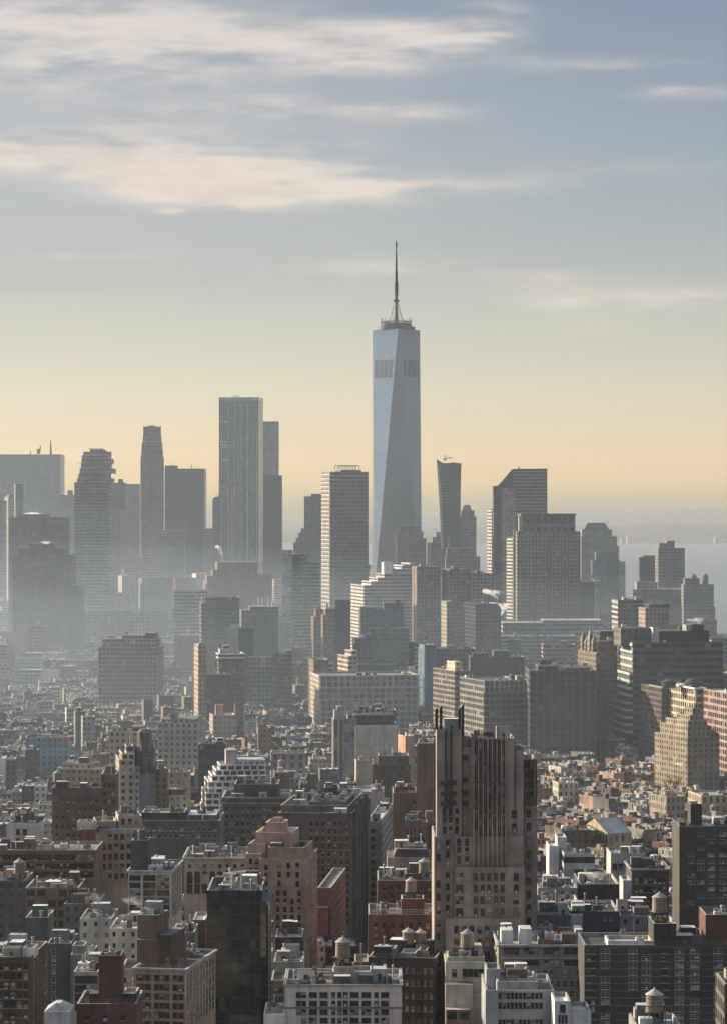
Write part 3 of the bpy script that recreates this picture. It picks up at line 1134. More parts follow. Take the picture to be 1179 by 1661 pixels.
# dark slab
b = T('office_tower', 'dark steel slab tower with bright reflections along its right edge', 4500, 267.5, 331.5, 760, mat=f_dark, cat='skyscraper', th=R(-1), short='the dark steel slab', **SOFTM)
b.tier(268, 287, 755, 4, 30, parapet=False, part='plant_room'); b.mast(310, 753, 760, .8); b.mast(318, 756, 760, .5); b.mast(279, 751, 755, .6)
b.finish()
b = T('office_tower', 'lower dark block tucked beneath the dark steel slab', 4300, 258, 300, 860, mat=f_grey, **SOFTM).finish()
b = T('office_tower', 'brown tower with a crane beside the tall mullioned glass tower', 4300, 345, 372, 809, mat=f_conc, cat='building', **SOFTM)
b.tier(347, 356, 806, 3, 12, parapet=False); b.finish()
b = T('office_tower', 'low dark block between the dark steel slab and the mullioned tower', 4250, 331, 346, 857, mat=f_grey, **SOFTM).finish()
# mullioned tower
f_mull = glassmat('mullioned_glass', (0.085, 0.10, 0.11), (0.17, 0.18, 0.185), w=0.7, h=0.9)
b = T('office_tower', 'tall glass tower with long pale vertical mullions and a recessed top', 4200, 355.5, 419.5, 645, mat=f_mull, cat='skyscraper', side=427, L=40, short='the mullioned glass tower', fh=3.9, bay=3.0, roof='gravel')
wht = plain('pale_mullion', (0.5, 0.5, 0.5), 0.5)
for p in (371, 381.5, 392, 402.5):
    b.pblock('mullion', p - .55, p + .55, 655, 1000, -1.2, 0.1, wht)
for p in (360.5, 387, 413, 417):
    b.pblock('mullion', p - .25, p + .25, 700, 1000, -1.0, 0.1, wht)
b.band('roof_screen', 644.5, 650, f_pale, 0.5)
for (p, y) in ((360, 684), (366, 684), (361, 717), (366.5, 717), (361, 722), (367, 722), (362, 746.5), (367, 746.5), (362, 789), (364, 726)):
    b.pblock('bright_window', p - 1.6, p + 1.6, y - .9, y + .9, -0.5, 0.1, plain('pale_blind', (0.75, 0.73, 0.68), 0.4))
b.pblock('roof_rig', 377, 388, 642.0, 643, 10, 13, STEEL); b.mast(382, 642, 646, .8)
b.finish()
b = T('office_tower', 'plain pale grey slab tower behind the mullioned glass tower', 4600, 415, 452.5, 683.5, mat=glassmat('plain_grey_glass', (.16, .165, .17), (.18, .18, .18)), cat='skyscraper', **SOFTM).finish()
b = T('office_tower', 'dark glass shoulder tower right behind the mullioned glass tower', 4350, 417, 457.5, 771, mat=f_dark, cat='skyscraper', **SOFTM)
b.tier(425, 440, 769, 5, 20, parapet=False); b.finish()
# centre
b = T('office_tower', 'dark flat tower with rooftop posts beside the striped tower', 4000, 493.5, 523, 805, mat=f_ribs, cat='skyscraper', **SOFTM)
b.tier(505, 521, 801, 3, 20, parapet=False)
for p in (494.5, 500, 505):
    b.mast(p, 802, 806, .5)
b.finish()
b = T('office_tower', 'brown stepped block at the foot of the dark flat tower', 4050, 476, 496, 880, mat=f_conc, **SOFTM)
b.tier(480, 496, 872, 2, 20, parapet=False, part='setback'); b.tier(484, 496, 864, 4, 20, parapet=False, part='setback'); b.tier(488, 496, 857, 6, 20, parapet=False, part='setback')
b.finish()
b = T('office_tower', 'grey tower with pale horizontal stripes on its sunlit side and a roof cage', 3400, 535.5, 597.5, 765, mat=facade('shade_grey_banded_tower', (0.17, 0.16, 0.155), glass=(.085, .082, .085), w=1.2, h=.5, blind=0), cat='skyscraper', side=521.5, L=26, short='the striped tower', fh=4.6, bay=3, roof='gravel', parapet=False)
# pale bands, sunlit side only; the front's shade is put into its colour
mb = MB()
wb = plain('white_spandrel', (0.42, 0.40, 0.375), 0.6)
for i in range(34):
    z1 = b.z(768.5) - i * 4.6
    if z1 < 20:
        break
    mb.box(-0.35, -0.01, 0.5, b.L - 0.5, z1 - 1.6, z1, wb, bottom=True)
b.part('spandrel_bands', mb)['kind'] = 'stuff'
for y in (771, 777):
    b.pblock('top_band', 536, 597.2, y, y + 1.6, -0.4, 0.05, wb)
b.tier(553, 586, 762, 4, 20, parapet=False, mat=f_grey, part='plant_room')
mb = MB()
for k in range(7):
    u = b.u(553.5 + 32 * k / 6)
    for v in (5, 19):
        mb.bar((u, v, b.z(762)), (u, v, b.z(754.8)), 0.4, STEEL, 5)
for v in (5, 19):
    mb.bar((b.u(553.5), v, b.z(755)), (b.u(585.5), v, b.z(755)), 0.45, STEEL, 5)
b.part('roof_cage', mb)
b.finish()
b = T('office_tower', 'dark rounded block added in place of a reflection at the spired skyscraper foot', 3850, 643, 686, 862, mat=f_conc, **SOFTM)  # added block standing in for a dark reflection in the tower's glass
b.tier(647, 682, 853, 3, 30, parapet=False, part='setback'); b.finish()
b = T('office_tower', 'thin dark tower just right of the spired skyscraper foot', 4200, 684.5, 691, 873, mat=f_grey, **SOFTM).finish()
b = T('office_tower', 'small pale slip of a tower beside the thin dark tower', 4250, 692, 697, 880, mat=f_stone, **SOFTM).finish()
# flared tower
b = T('glass_tower', 'dark glass tower flaring outwards to a pointed top', 3900, 715.5, 747, 890, mat=f_dark, cat='skyscraper', L=34, short='the flared dark tower', **SOFTM)
lv = [(890, 715.8, 747), (850, 714.2, 746.6), (815, 712.4, 746.6), (785, 710.6, 747), (760, 709.2, 747.8), (751, 708.5, 748.2)]
for (ya, la, ra), (yb, lb, rb_) in zip(lv, lv[1:]):
    mb = MB()
    k = 3.0
    def octo(l, r_):
        u0, u1 = b.u(l), b.u(r_)
        gro = (b.W * 0.5 - u0 - b.W * .5) * 0.6
        v0, v1 = gro, b.L - gro
        return [(u0 + k, v0), (u1 - k, v0), (u1, v0 + k), (u1, v1 - k), (u1 - k, v1), (u0 + k, v1), (u0, v1 - k), (u0, v0 + k)]
    mb.prism(octo(la, ra), b.z(ya) + .01, b.z(yb), f_dark, b.roofm, 3, 3.9, octo(lb, rb_))
    b.part('flared_storeys', mb)
extrude(b, [(708.6, 751), (708.2, 744.5), (713, 748), (718, 750.8)], 6, 24, f_dark, 'pointed_parapet')
extrude(b, [(727, 751), (736, 749.5), (748, 754), (748, 758)][::1], 6, 24, f_dark, 'sloping_parapet')
b.finish()
b = T('office_tower', 'stepped brown tower with sloped cap beside the flared dark tower', 4050, 746, 772, 838, mat=f_conc, cat='skyscraper', **SOFTM)
b.tier(748, 769, 828, 3, 22, parapet=False, part='setback'); b.tier(749, 765, 819, 5, 18, parapet=False, part='cap', taper=2.5); b.finish()
b = T('office_tower', 'stepped brown block left of the flared dark tower', 4000, 697, 716, 880, mat=f_conc, **SOFTM)
b.tier(701, 716, 871, 2, 20, parapet=False, part='setback'); b.tier(707, 716, 863, 4, 20, parapet=False, part='setback'); b.finish()
b = T('office_tower', 'broad dark block in front of the flared dark tower', 3700, 722, 778, 903, mat=f_conc, **SOFTM)
b.tier(724, 769, 889, 3, 30, parapet=False, part='setback'); b.pblock('chimney', 726, 729, 872, 892, 5, 10, f_stone); b.finish()
# chamfered tower
b = T('office_tower', 'wide tower with pale stripes and a sloping chamfered corner', 3300, 808, 887, 1000, mat=f_dark, cat='skyscraper', base=False, L=36, short='the chamfered striped tower', roof='gravel')
extrude(b, [(808, 1040), (808, 787), (831, 760.5), (887, 760), (887, 1040)], 0, 36, facade('dark_band_glass', (0.06, 0.062, 0.068), glass=(.04, .043, .048), w=1.2, h=.6, blind=0), fh=3.9)
mb = MB()
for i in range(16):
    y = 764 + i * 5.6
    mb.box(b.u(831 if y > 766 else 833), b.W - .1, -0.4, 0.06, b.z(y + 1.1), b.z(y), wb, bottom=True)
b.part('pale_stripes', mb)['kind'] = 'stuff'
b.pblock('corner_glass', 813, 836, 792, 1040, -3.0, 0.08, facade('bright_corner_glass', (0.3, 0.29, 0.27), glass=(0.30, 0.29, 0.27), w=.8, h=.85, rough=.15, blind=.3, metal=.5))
b.pblock('left_wing', 800, 808, 788, 1040, 3, 33, f_dark)
b.mast(842, 756, 760, 1.0)
b.finish()
b = T('office_tower', 'striped sunlit tower edge left of the chamfered striped tower', 3400, 797.5, 803, 825, mat=f_dark, side=790, L=26, **SOFTM)
mb = MB()
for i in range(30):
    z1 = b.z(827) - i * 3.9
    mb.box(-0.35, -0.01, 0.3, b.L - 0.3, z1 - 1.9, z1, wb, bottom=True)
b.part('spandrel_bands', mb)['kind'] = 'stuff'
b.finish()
b = T('office_tower', 'lower block with white lit bands in front of the chamfered tower', 3150, 839, 852, 871, mat=f_dark, side=821, L=30, **SOFTM)
mb = MB()
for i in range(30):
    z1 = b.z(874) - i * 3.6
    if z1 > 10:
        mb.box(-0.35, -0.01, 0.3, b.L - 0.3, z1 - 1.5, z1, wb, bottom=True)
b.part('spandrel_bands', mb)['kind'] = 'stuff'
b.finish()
# big gridded block
f_big = facade('big_grid_block', (0.185, 0.16, 0.145), glass=(.055, .055, .06), w=.55, h=.62, blind=.06)
b = T('office_tower', 'massive brown gridded block with a row of arches under its flat crown', 3000, 838, 941, 862, mat=f_big, cat='building', th=R(2), L=50, short='the massive gridded block', fh=4.0, bay=3.6, roof='gravel', parapet=False)
b.tier(846, 932.5, 834, 2, 45, parapet=True, mat=facade('crown_stone', (0.20, 0.175, 0.16), glass=(.05, .05, .05), w=.6, h=.6, blind=0), bay=7, fh=11, part='crown')
b.pblock('crown_cornice', 844.5, 933.5, 833, 837, 1.2, 46, plain('dark_cornice', (.12, .10, .095)))
for i in range(11):
    p = 855 + i * 7.0
    b.pblock('arched_opening', p - 1.9, p + 1.9, 843.5, 849.5, 1.86, 2.2, plain('opening_shade', (.03, .03, .03), .3))  # solid dark blocks; the openings' shade is put into their colour
for p in (866, 888, 910):
    b.pblock('pier', p - 1.2, p + 1.2, 863, 1010, -0.7, .08, f_conc)
b.pblock('lit_gable', 841, 851.5, 838, 862.5, 4, 12, plain('lit_pale_stone', (.40, .35, .28)))  # sunlight on the gable is put into its pale colour
b.finish()
b = T('office_tower', 'dark lower wing hugging the left side of the massive gridded block', 3020, 833, 846, 860, mat=f_dark, L=30, **SOFTM).finish()
b = T('office_tower', 'stone tower with a dark sloped cap right of the massive gridded block', 4200, 942, 1000, 870, mat=f_stone, cat='skyscraper', short='the tower with the sloped cap', **SOFTM)
b.tier(943, 992, 859, 3, 45, parapet=False, part='setback'); b.tier(946, 988, 848, 6, 40, parapet=False, part='cap', taper=6, mat=f_dark)
b.tier(995, 1003.5, 885, 1, 30, bot=1000, parapet=False); b.tier(1000, 1007, 910, 1.3, 30, bot=1000, parapet=False)
b.finish()
b = T('office_tower', 'dark blue block in front of the tower with the sloped cap', 3900, 960, 1004, 908, mat=f_blue, **SOFTM)
b.tier(966, 1000, 895, 4, 30, parapet=False, part='setback'); b.finish()
b = T('office_tower', 'small dark tower with a lit edge beside the massive gridded block', 3500, 940, 965, 944, mat=f_dark, **SOFTM)
b.pblock('lit_edge', 963.5, 965, 941, 1010, -.5, 3, plain('lit_pale_stone', (.40, .35, .28))); b.finish()  # lit edge is a pale strip with the sunlight in its colour
# right cluster by the water
b = T('apartment_tower', 'tall brown tower with stepped top near the open water', 3600, 1067, 1110, 889, mat=f_conc, cat='building', th=R(3), short='the brown tower by the water', **SOFTM)
b.tier(1068, 1081, 881, 3, 25, parapet=False, part='setback'); b.tier(1081, 1093.5, 877, 2, 20, parapet=False, part='setback'); b.finish()
b = T('office_tower', 'dark boxy tower left of the brown tower by the water', 3650, 1037, 1067, 904, mat=f_dark, **SOFTM)
b.tier(1043, 1064, 901, 3, 20, parapet=False); b.finish()
b = T('office_building', 'broad brown base block below the brown waterside tower', 3500, 1026, 1112, 956, mat=f_conc, **SOFTM)
b.tier(1032, 1066, 944, 3, 30, parapet=True, mat=f_stone, part='setback'); b.finish()
b = T('office_building', 'brown block topped by two round tanks beside the open water', 3450, 1108, 1157, 948, mat=f_conc, **SOFTM)
b.tier(1110, 1134, 938, 4, 25, parapet=False, part='setback')
for p in (1126, 1145):
    mb = MB()
    mb.cyl(b.u(p), 10, 3.4, 3.4, b.z(948) - 1, b.z(935), f_conc, 14); mb.cyl(b.u(p), 10, 3.6, .1, b.z(935), b.z(930), f_conc, 14, cap=False)
    b.part('roof_drum', mb)
b.tier(1150, 1159.5, 985, 1, 30, bot=1050, parapet=False); b.finish()
# ------------------------------------------------------------------ middle distance
MID = dict(fh=3.5, bay=3.2)
b = T('office_building', 'dark hazy setback tower wreathed in haze with steam at its top', 3300, 14, 110, 839, mat=f_conc, cat='skyscraper', th=R(3), L=60, roof='tar', parapet=False, short='the dark hazy tower')
b.tier(30, 80, 834, 5, 40, parapet=False); b.finish()
b = T('office_building', 'reddish dark setback block in front of the dark hazy tower', 3000, 21, 128, 951, col=(.115, .085, .078), win='small', L=60, roof='tar', parapet=False, short='the reddish setback block', **MID)
b.tier(21, 116, 900, 2, 55, parapet=False, part='setback'); b.tier(30, 105, 889, 5, 50, parapet=False, part='setback'); b.tier(48, 86, 882, 9, 40, parapet=False, part='setback'); b.finish()
b = T('office_building', 'long low hazy block beneath the staggered balcony tower', 3200, 128, 270, 990, mat=f_grey, L=40, roof='gravel', **MID).finish()
b = T('office_building', 'hazy stepped cream block with banded windows and a dark roof tank box', 2400, 160, 255, 1050, col='tan', win='loft', th=R(-4), L=40, roof='gravel', short='the hazy cream loft block', **MID)
b.tier(166, 252, 1036, 4, 38, parapet=False, part='setback'); b.tier(198, 252, 1030, 7, 30, parapet=False, part='setback'); b.tier(236, 253, 1026, 5, 20, parapet=False, mat=f_dark)
b.finish(4)
b = T('office_building', 'hazy pale building with a slim roof tower left of the dark block', 2750, 210, 236, 1000, col='pale', win='small', roof='gravel', **MID)
b.tier(214, 230, 992, 3, 14, parapet=False); b.finish()
b = T('office_building', 'banded blue grey office block right below the dark steel slab', 2900, 283, 338, 958, col='grey', win='bands', roof='gravel', **MID).finish(2)
b = T('office_building', 'reddish granite block with stepped left flank below the mullioned tower', 3200, 353, 418, 912, col=(.15, .085, .072), win='small', th=R(6), L=45, roof='brown', parapet=False, short='the reddish granite block', **MID)
b.tier(336, 356, 934, 1, 40, bot=1060, parapet=False, part='setback'); b.tier(345, 356, 924, 2.5, 30, bot=940, parapet=False, part='setback'); b.tier(416, 442, 932, 1, 40, bot=1060, parapet=False, part='setback'); b.finish()
b = T('office_building', 'dark office block with a small sunlit stair tower at its left corner', 2600, 327, 389, 979, col='dark_grey', win='bands', side=324, L=35, roof='tar', short='the dark notched office block', **MID)
b.tier(334, 389, 969, 2, 30, parapet=True, part='setback'); b.pblock('stair_tower', 327.5, 334, 969, 990, 1, 8, wallmat('cream', 'small')); b.mast(362, 960, 969, .5)
b.finish(2)
b = T('office_building', 'dark building with a white open steel frame on its roof', 2650, 392, 452, 990, col='dark_grey', win='punched', side=389, L=35, roof='gravel', short='the building with the white roof frame', **MID)
b.tier(405, 452, 984, 3, 30, parapet=False)
mb = MB()
wf = plain('white_steel', (.7, .69, .66), .5)
for p in (420, 426, 436, 442):
    mb.bar((b.u(p), 6, b.z(985)), (b.u(p), 6, b.z(970.5)), .45, wf, 5)
mb.bar((b.u(419), 6, b.z(970.5)), (b.u(446), 6, b.z(971.5)), .5, wf, 5); mb.bar((b.u(420), 6, b.z(976)), (b.u(442), 6, b.z(976)), .35, wf, 5)
b.part('steel_frame', mb); b.finish(3)
b = T('office_building', 'pale blank sunlit block in front of the dark notched block', 2400, 373, 389, 1014, col='pale', win='none', roof='white', **MID).finish()
b = T('office_building', 'small dark glass block touching the pale blank block', 2390, 388, 411, 1019, col='black', win='punched', roof='tar', **MID).finish()
# teal glass slab
b = T('glass_tower', 'thin pale teal glass tower rising alone between dark blocks', 2800, 458, 473, 892, mat=f_pale, side=475, L=20, short='the thin teal glass tower', roof='gravel', parapet=False, **MID)
for y in (925, 958, 1006, 1042):
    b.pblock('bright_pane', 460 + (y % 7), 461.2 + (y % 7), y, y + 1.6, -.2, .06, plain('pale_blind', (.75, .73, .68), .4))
b.finish()
b = T('glass_tower', 'lower wing at the foot of the thin teal glass tower', 2780, 453, 475, 1010, mat=f_pale, roof='gravel', **MID).finish()
b = T('apartment_building', 'banded concrete tower with a dark hoist on top beside the teal tower', 2900, 474, 519, 912, col='grey', win='bands', roof='gravel', short='the banded concrete tower', **MID)
b.pblock('hoist', 473.5, 486, 899, 928, -2, 3, plain('dark_netting', (.04, .04, .045))); b.tier(476, 500, 898, 4, 20, parapet=False); b.mast(489, 890, 900, .5); b.finish(2)
b = T('apartment_building', 'slim dark stepped block with sunlit left corner below the striped tower', 2600, 509, 526, 1000, col='brown', win='punched', side=505, L=20, roof='tar', **MID)
b.tier(512, 525, 988, 2, 15, parapet=False); b.finish(2)
b = T('apartment_building', 'small stepped brown block with lit chimneys beside the dark plain block', 2550, 524, 545, 998, col='brown', win='punched', side=521, L=24, roof='tar', **MID)
b.tier(528, 545, 988, 2, 18, parapet=False); b.pblock('chimney', 529, 532, 978, 990, 3, 6, wallmat('cream', 'none')); b.finish(2)
b = T('office_building', 'plain dark block standing before the striped tower', 2500, 544, 568, 973, col='black', win='none', roof='tar', short='the plain dark block', **MID)
b.finish()
b = T('office_building', 'dark glass office block stepping down below the white terraced block', 2450, 585, 655, 990, mat=f_blue, th=R(2), L=40, roof='tar', short='the dark glass office block', **MID)
b.tier(585, 610, 985, 2, 30, parapet=False); b.tier(622, 655, 978, 3, 30, parapet=False); b.finish(3)
b = T('office_building', 'lower dark glass block in front of the dark glass office block', 2350, 600, 663, 1019, mat=f_teal, roof='tar', **MID).finish(3)
b = T('office_building', 'low grey block with a lit white hut beneath the dark plain block', 2330, 572, 602, 1035, col='dark_grey', win='punched', roof='gravel', **MID)
b.pblock('roof_hut', 571, 577, 1033, 1044, -1, 4, wallmat('white', 'none')); b.finish(3)
# white terraced block
f_terr = facade('white_terraces', (.40, .38, .35), glass=(.13, .128, .125), w=1.2, h=.42, blind=0)
b = T('apartment_building', 'white banded apartment block stepping up like stairs to its right', 2900, 590, 672, 949, mat=f_terr, side=569, L=60, roof='white', fh=3.4, bay=3.2, short='the white stepped block')
for (p, q, y) in ((601, 672, 943), (612, 672, 937), (623, 672, 930.5), (640, 672, 923), (652, 672, 917), (664, 672, 913.5)):
    b.tier(p, q, y, 0.3, 40, part='terrace', ph=.8)
b.pblock('stair_tower', 622, 636, 912, 935, 4, 14, plain('white_render', (.62, .59, .53), .8)); b.pblock('stair_tower', 637, 640, 921, 930, 4, 10, plain('white_render', (.62, .59, .53), .8))
b.finish()
for (lx, a, c, y, nm) in ((668, 676, 714, 919, 'left of the three pink edged brown tower slabs'), (716, 729, 761, 923, 'middle of the three pink edged brown tower slabs'), (760, 766, 801, 930, 'right of the three pink edged brown tower slabs')):
    b = T('apartment_tower', nm, 2850, a, c, y, col=(.185, .14, .122), win='grid', side=lx, L=22, roof='brown', parapet=False, group='brown apartment tower slabs', short='the pink edged brown slab' if a == 729 else None, **MID)
    pk = wallmat((.185, .14, .122), 'none')
    mb = MB()
    k = 0.5
    mb.box(-0.3, -0.02, 1.0, b.L * .45, 0, b.zt - .5, pk, bay=4); mb.box(-0.3, -.02, b.L * .55, b.L - 1, 0, b.zt - .5, pk, bay=4)
    b.part('end_wall', mb)
    b.tier(a + 6, a + 14, y - 4, 4, 12, parapet=False); b.finish()
b = T('office_building', 'lower sunlit tan slab end in front of the middle brown slab', 2650, 724, 735, 975, col='tan', side=715, L=18, win='punched', roof='brown', **MID)
b.finish()
b = T('office_building', 'dark glass cube with a paler windowed left face', 2600, 771, 812, 979, mat=glassmat('black_glass', (.035, .045, .05), (.05, .055, .06)), side=752, L=45, roof='tar', short='the dark glass cube', **MID)
b.finish(2)
b = T('warehouse_terminal', 'very long low pale building with horizontal window bands', 2900, 815, 978, 1010, col='stone', win='bands', L=60, roof='silver', fh=4.4, bay=4, short='the long banded terminal')
b.tier(880, 976, 1006, 8, 50, parapet=False); b.finish(6)
b = T('office_building', 'pale low wing in front of the long banded building', 2780, 812, 935, 1032, col='grey', win='bands', roof='silver', **MID).finish(5)
b = T('office_building', 'small windowless brick block with lit left end before the long banded building', 2500, 880, 932, 1045, col='pink', win='bands', roof='gravel', **MID).finish(3)
b = T('office_building', 'dark banded block with thin white stripes on its left face', 2450, 1002, 1042, 973, col='dark_grey', win='bands', side=992, L=32, roof='tar', short='the white striped dark block', **MID)
mb = MB()
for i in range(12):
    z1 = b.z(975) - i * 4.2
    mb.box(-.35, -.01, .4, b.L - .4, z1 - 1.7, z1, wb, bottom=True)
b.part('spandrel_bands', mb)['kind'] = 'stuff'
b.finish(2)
b = T('office_building', 'brown block with a sunlit windowed corner beside the striped dark block', 2350, 1046, 1084, 986, col='tan', win='punched', side=1035, L=24, roof='tar', **MID)
b.tier(1052, 1086, 980, 3, 20, parapet=False, mat=f_dark); b.finish(2)
# white gridded loft
f_loft = facade('white_gridded_loft', (.29, .275, .25), glass=(.07, .075, .08), w=.74, h=.70, blind=.2, blindcol=(.22, .22, .22))
b = T('loft_building', 'long grey loft building with a tall white pier grid and sunlit cream end', 2150, 519, 678, 1096, mat=f_loft, side=505, L=48, roof='gravel', fh=4.3, bay=4.6, short='the long gridded loft')
mb = MB(); mb.box(-.35, -.02, .4, b.L - .4, 0, b.zt - .8, facade('sunlit_loft_end_wall', (.34, .305, .25), glass=(.07, .075, .08), w=.42, h=.5, blind=.1), bay=5); b.part('side_wall', mb)  # end wall lighter and warmer than the front; sunlight put into its colour
pier = plain('pale_pier', (.38, .375, .365), .8)
for i in range(17):
    p = 520 + i * 9.75
    b.pblock('pier', p - .9, p + .9, 1097, 1114, -.9, .08, pier); b.pblock('pier', p - .9, p + .9, 1140, 1172, -.9, .08, pier)
b.pblock('string_course', 519.2, 677.5, 1114, 1117, -1.2, .09, pier)
b.band('cornice', 1095.5, 1098, pier, .9)
b.finish(6)
b = T('office_building', 'brown penthouse block with a lit left edge behind the long gridded loft', 2230, 509, 534, 1070, col='brown', win='small', side=501, L=24, roof='gravel', **MID).finish(2)
b = T('office_building', 'little cream block with square windows behind the long gridded loft', 2240, 533, 541, 1076, col='cream', win='loft', side=527, L=18, roof='white', **MID).finish(1)
b = T('office_building', 'bright cream stepped block with many windows behind the long gridded loft', 2260, 565, 580, 1064, col='cream', win='loft', side=548, L=30, roof='white', **MID)
b.tier(570, 580, 1055, 1, 20); b.finish(2)
b = T('office_building', 'grey long block with roof clutter behind the long gridded loft', 2300, 580, 640, 1078, col='dark_grey', win='small', roof='gravel', **MID)
b.mast(619, 1062, 1080, .5); b.finish(5)
b = T('office_building', 'greenish low block at the right behind the long gridded loft', 2280, 640, 680, 1088, col='greygreen', win='punched', roof='gravel', **MID).finish(4)
# thin lit tower and neighbours
b = T('apartment_tower', 'tall brown tower with a brilliantly sunlit narrow left wall', 2200, 322, 336, 1046, col=(.30,.235,.165), win='punched', side=315, L=30, roof='tar', short='the thin sunlit tower', **MID)
b.tier(323, 333, 1043, 2, 12, parapet=False); b.finish(1)
b = T('apartment_building', 'brown gridded building with white roof bands beside the thin sunlit tower', 2180, 355, 396, 1060, col='brown', win='loft', side=350, L=26, roof='gravel', short='the white capped brown building', **MID)
b.band('cornice', 1060, 1062, wf, .7); b.band('cornice', 1066, 1068, wf, .7); b.tier(357, 378, 1053, 2, 18, parapet=False, mat=wallmat('pale', 'none')); b.mast(358, 1032, 1053, .6); b.finish(3)
b = T('apartment_building', 'brown gridded block between the thin sunlit tower and white capped building', 2160, 335, 374, 1094, col='dark_brown', win='loft', roof='gravel', **MID)
b.pblock('chimney', 341, 345, 1076, 1096, 2, 6, wallmat('pink', 'none')); b.finish(3)
b = T('office_building', 'pink chimneyed low block below the white capped brown building', 2050, 346, 384, 1160, col='tan', win='small', side=340, L=24, roof='silver', **MID)
for p in (352, 356.5, 361.5):
    b.pblock('chimney', p - 1.7, p + 1.7, 1143, 1162, 3, 7, wallmat('pink', 'none'))
b.pblock('chimney', 381, 385, 1142, 1166, 4, 7, wallmat('pink', 'none')); b.finish(2)
b = T('loft_building', 'grey loft block with regular windows left of the dark square block', 2350, 403, 445, 1066, col='grey', win='loft', roof='gravel', **MID).finish(4)
b = T('office_building', 'dark square block left of the long gridded loft', 2300, 443, 474, 1060, col='dark_grey', win='bands', roof='silver', short='the dark square block', **MID).finish(3)
b = T('office_building', 'mid grey block right behind the dark square block', 2450, 474, 505, 1075, col='grey', win='punched', roof='gravel', **MID).finish(3)
b = T('church', 'slim pale church steeple with a small dome among low roofs', 1900, 416, 423, 1190, col='stone', win='none', L=4, roof='green', parapet=False, short='the pale steeple', fh=4, bay=4)
mb = MB(); sm = wallmat('stone', 'none')
cu, cv = b.W / 2, b.L / 2
mb.cyl(cu, cv, 1.35, .9, b.z(1190) - .2, b.z(1168), sm, 8); b.part('belfry', mb)
mb = MB(); mb.cyl(cu, cv, 1.5, 1.6, b.z(1168), b.z(1165.5), roof_mat('green'), 10); mb.cyl(cu, cv, 1.5, 1.1, b.z(1165.5), b.z(1163), roof_mat('green'), 10); mb.cyl(cu, cv, 1.1, .1, b.z(1163), b.z(1160.5), roof_mat('green'), 10); mb.cyl(cu, cv, .12, .05, b.z(1160.8), b.z(1155), STEEL, 6); b.part('dome', mb)
b.pblock('tower_base', 414.5, 424.5, 1200, 1245, -.6, 5, sm); b.finish()
# right middle
b = T('office_building', 'blue wrapped narrow building beside a pale steel hoist tower', 2200, 688, 706, 1046, col='blue', win='none', side=679, L=16, roof='tar', short='the blue wrapped building', **MID)
mb = MB()
hs = plain('hoist_steel', (.5, .5, .47), .5)
u0, u1 = b.u(678), b.u(686)
for uu in (u0, u1):
    for vv in (-3, 0.5):
        mb.bar((uu, vv - 1, 0), (uu, vv - 1, b.z(1050)), .3, hs, 5)
k = 0
zc = 20.0
while zc < b.z(1055):
    mb.bar((u0, -4, zc), (u1, -4, zc + 5), .18, hs, 4); mb.bar((u0, -4, zc), (u1, -4, zc), .18, hs, 4)
    zc += 5
b.part('hoist_tower', mb); b.finish(2)
b = T('office_building', 'low dark block behind the blue wrapped building', 2300, 706, 770, 1052, col='dark_grey', win='punched', roof='gravel', **MID).finish(5)
b = T('office_building', 'pale narrow block with a lit windowed wall left of the blue wrapped building', 2350, 672, 682, 1043, col='cream', win='bands', side=663, L=20, roof='gravel', **MID).finish(1)
b = T('loft_building', 'tan brick loft with many lit side windows and a raised corner', 2050, 737, 762, 1088, col=(.22, .18, .145), win='loft', side=702, L=44, roof='gravel', short='the tan corner loft', **MID)
b.tier(737, 748, 1073, 4, 20, mat=wallmat('cream', 'small')); b.finish(4)
b = T('office_building', 'flat brown block with dark roof huts behind the tan corner loft', 2200, 762, 850, 1066, col='dark_brown', win='small', roof='tar', **MID)
b.tier(766, 790, 1060, 4, 20, parapet=False); b.tier(800, 826, 1056, 6, 30, parapet=False, mat=wallmat('dark_grey', 'none')); b.finish(6)
b = T('loft_building', 'gridded grey brown loft with tall white corner piers on its sunlit side', 1980, 784, 858, 1104, col=(.21, .195, .175), win='loft', side=745, L=52, roof='tar', short='the pier fronted loft', fh=4, bay=4)
for i in range(10):
    p = 785 + i * 8.0
    b.pblock('pier', p - .8, p + .8, 1103, 1122, -.8, .08, pier)
b.finish(6)
b = T('loft_building', 'big dark brown loft with a strict grid of windows', 1950, 858, 966, 1088, col=(.115, .095, .085), win='grid', L=50, roof='tar', short='the big dark grid loft', fh=4.4, bay=4.6)
b.tier(872, 905, 1080, 6, 40, parapet=False); b.tier(915, 960, 1083, 5, 40, parapet=False); b.finish(8)
b = T('gothic_building', 'dark brown tower with sunlit gothic gables and pinnacles on its left face', 2000, 967, 1001, 1058, col=(.20,.16,.122), win='punched', side=937, L=46, roof='brown', short='the gothic gabled tower', **MID)
gm = wallmat((.20, .16, .122), 'punched')
mb = MB(); mb.box(-.35, -.02, .4, b.L - .4, 0, b.zt - 1, gm); b.part('side_wall', mb)
for f, w_, ht in ((.80, 2.4, 13), (.42, 3.2, 15), (.22, 1.6, 11), (.60, 1.8, 10)):
    mb = MB(); v = f * b.L
    mb.prism([(-.4, v - w_), (3, v - w_), (3, v + w_), (-.4, v + w_)], b.zt - 1, b.zt + ht * .55, gm, None, 3, 3.4, None)
    mb.prism([(-.4, v - w_), (3, v - w_), (3, v + w_), (-.4, v + w_)], b.zt + ht * .55, b.zt + ht, gm, None, 3, 3.4, [(1, v - .2), (1.4, v - .2), (1.4, v + .2), (1, v + .2)])
    b.part('gable', mb)
b.tier(972, 1001, 1040, 6, 40, parapet=False); b.tier(972, 996, 1024, 20, 40, parapet=False, mat=f_dark); b.finish(3)
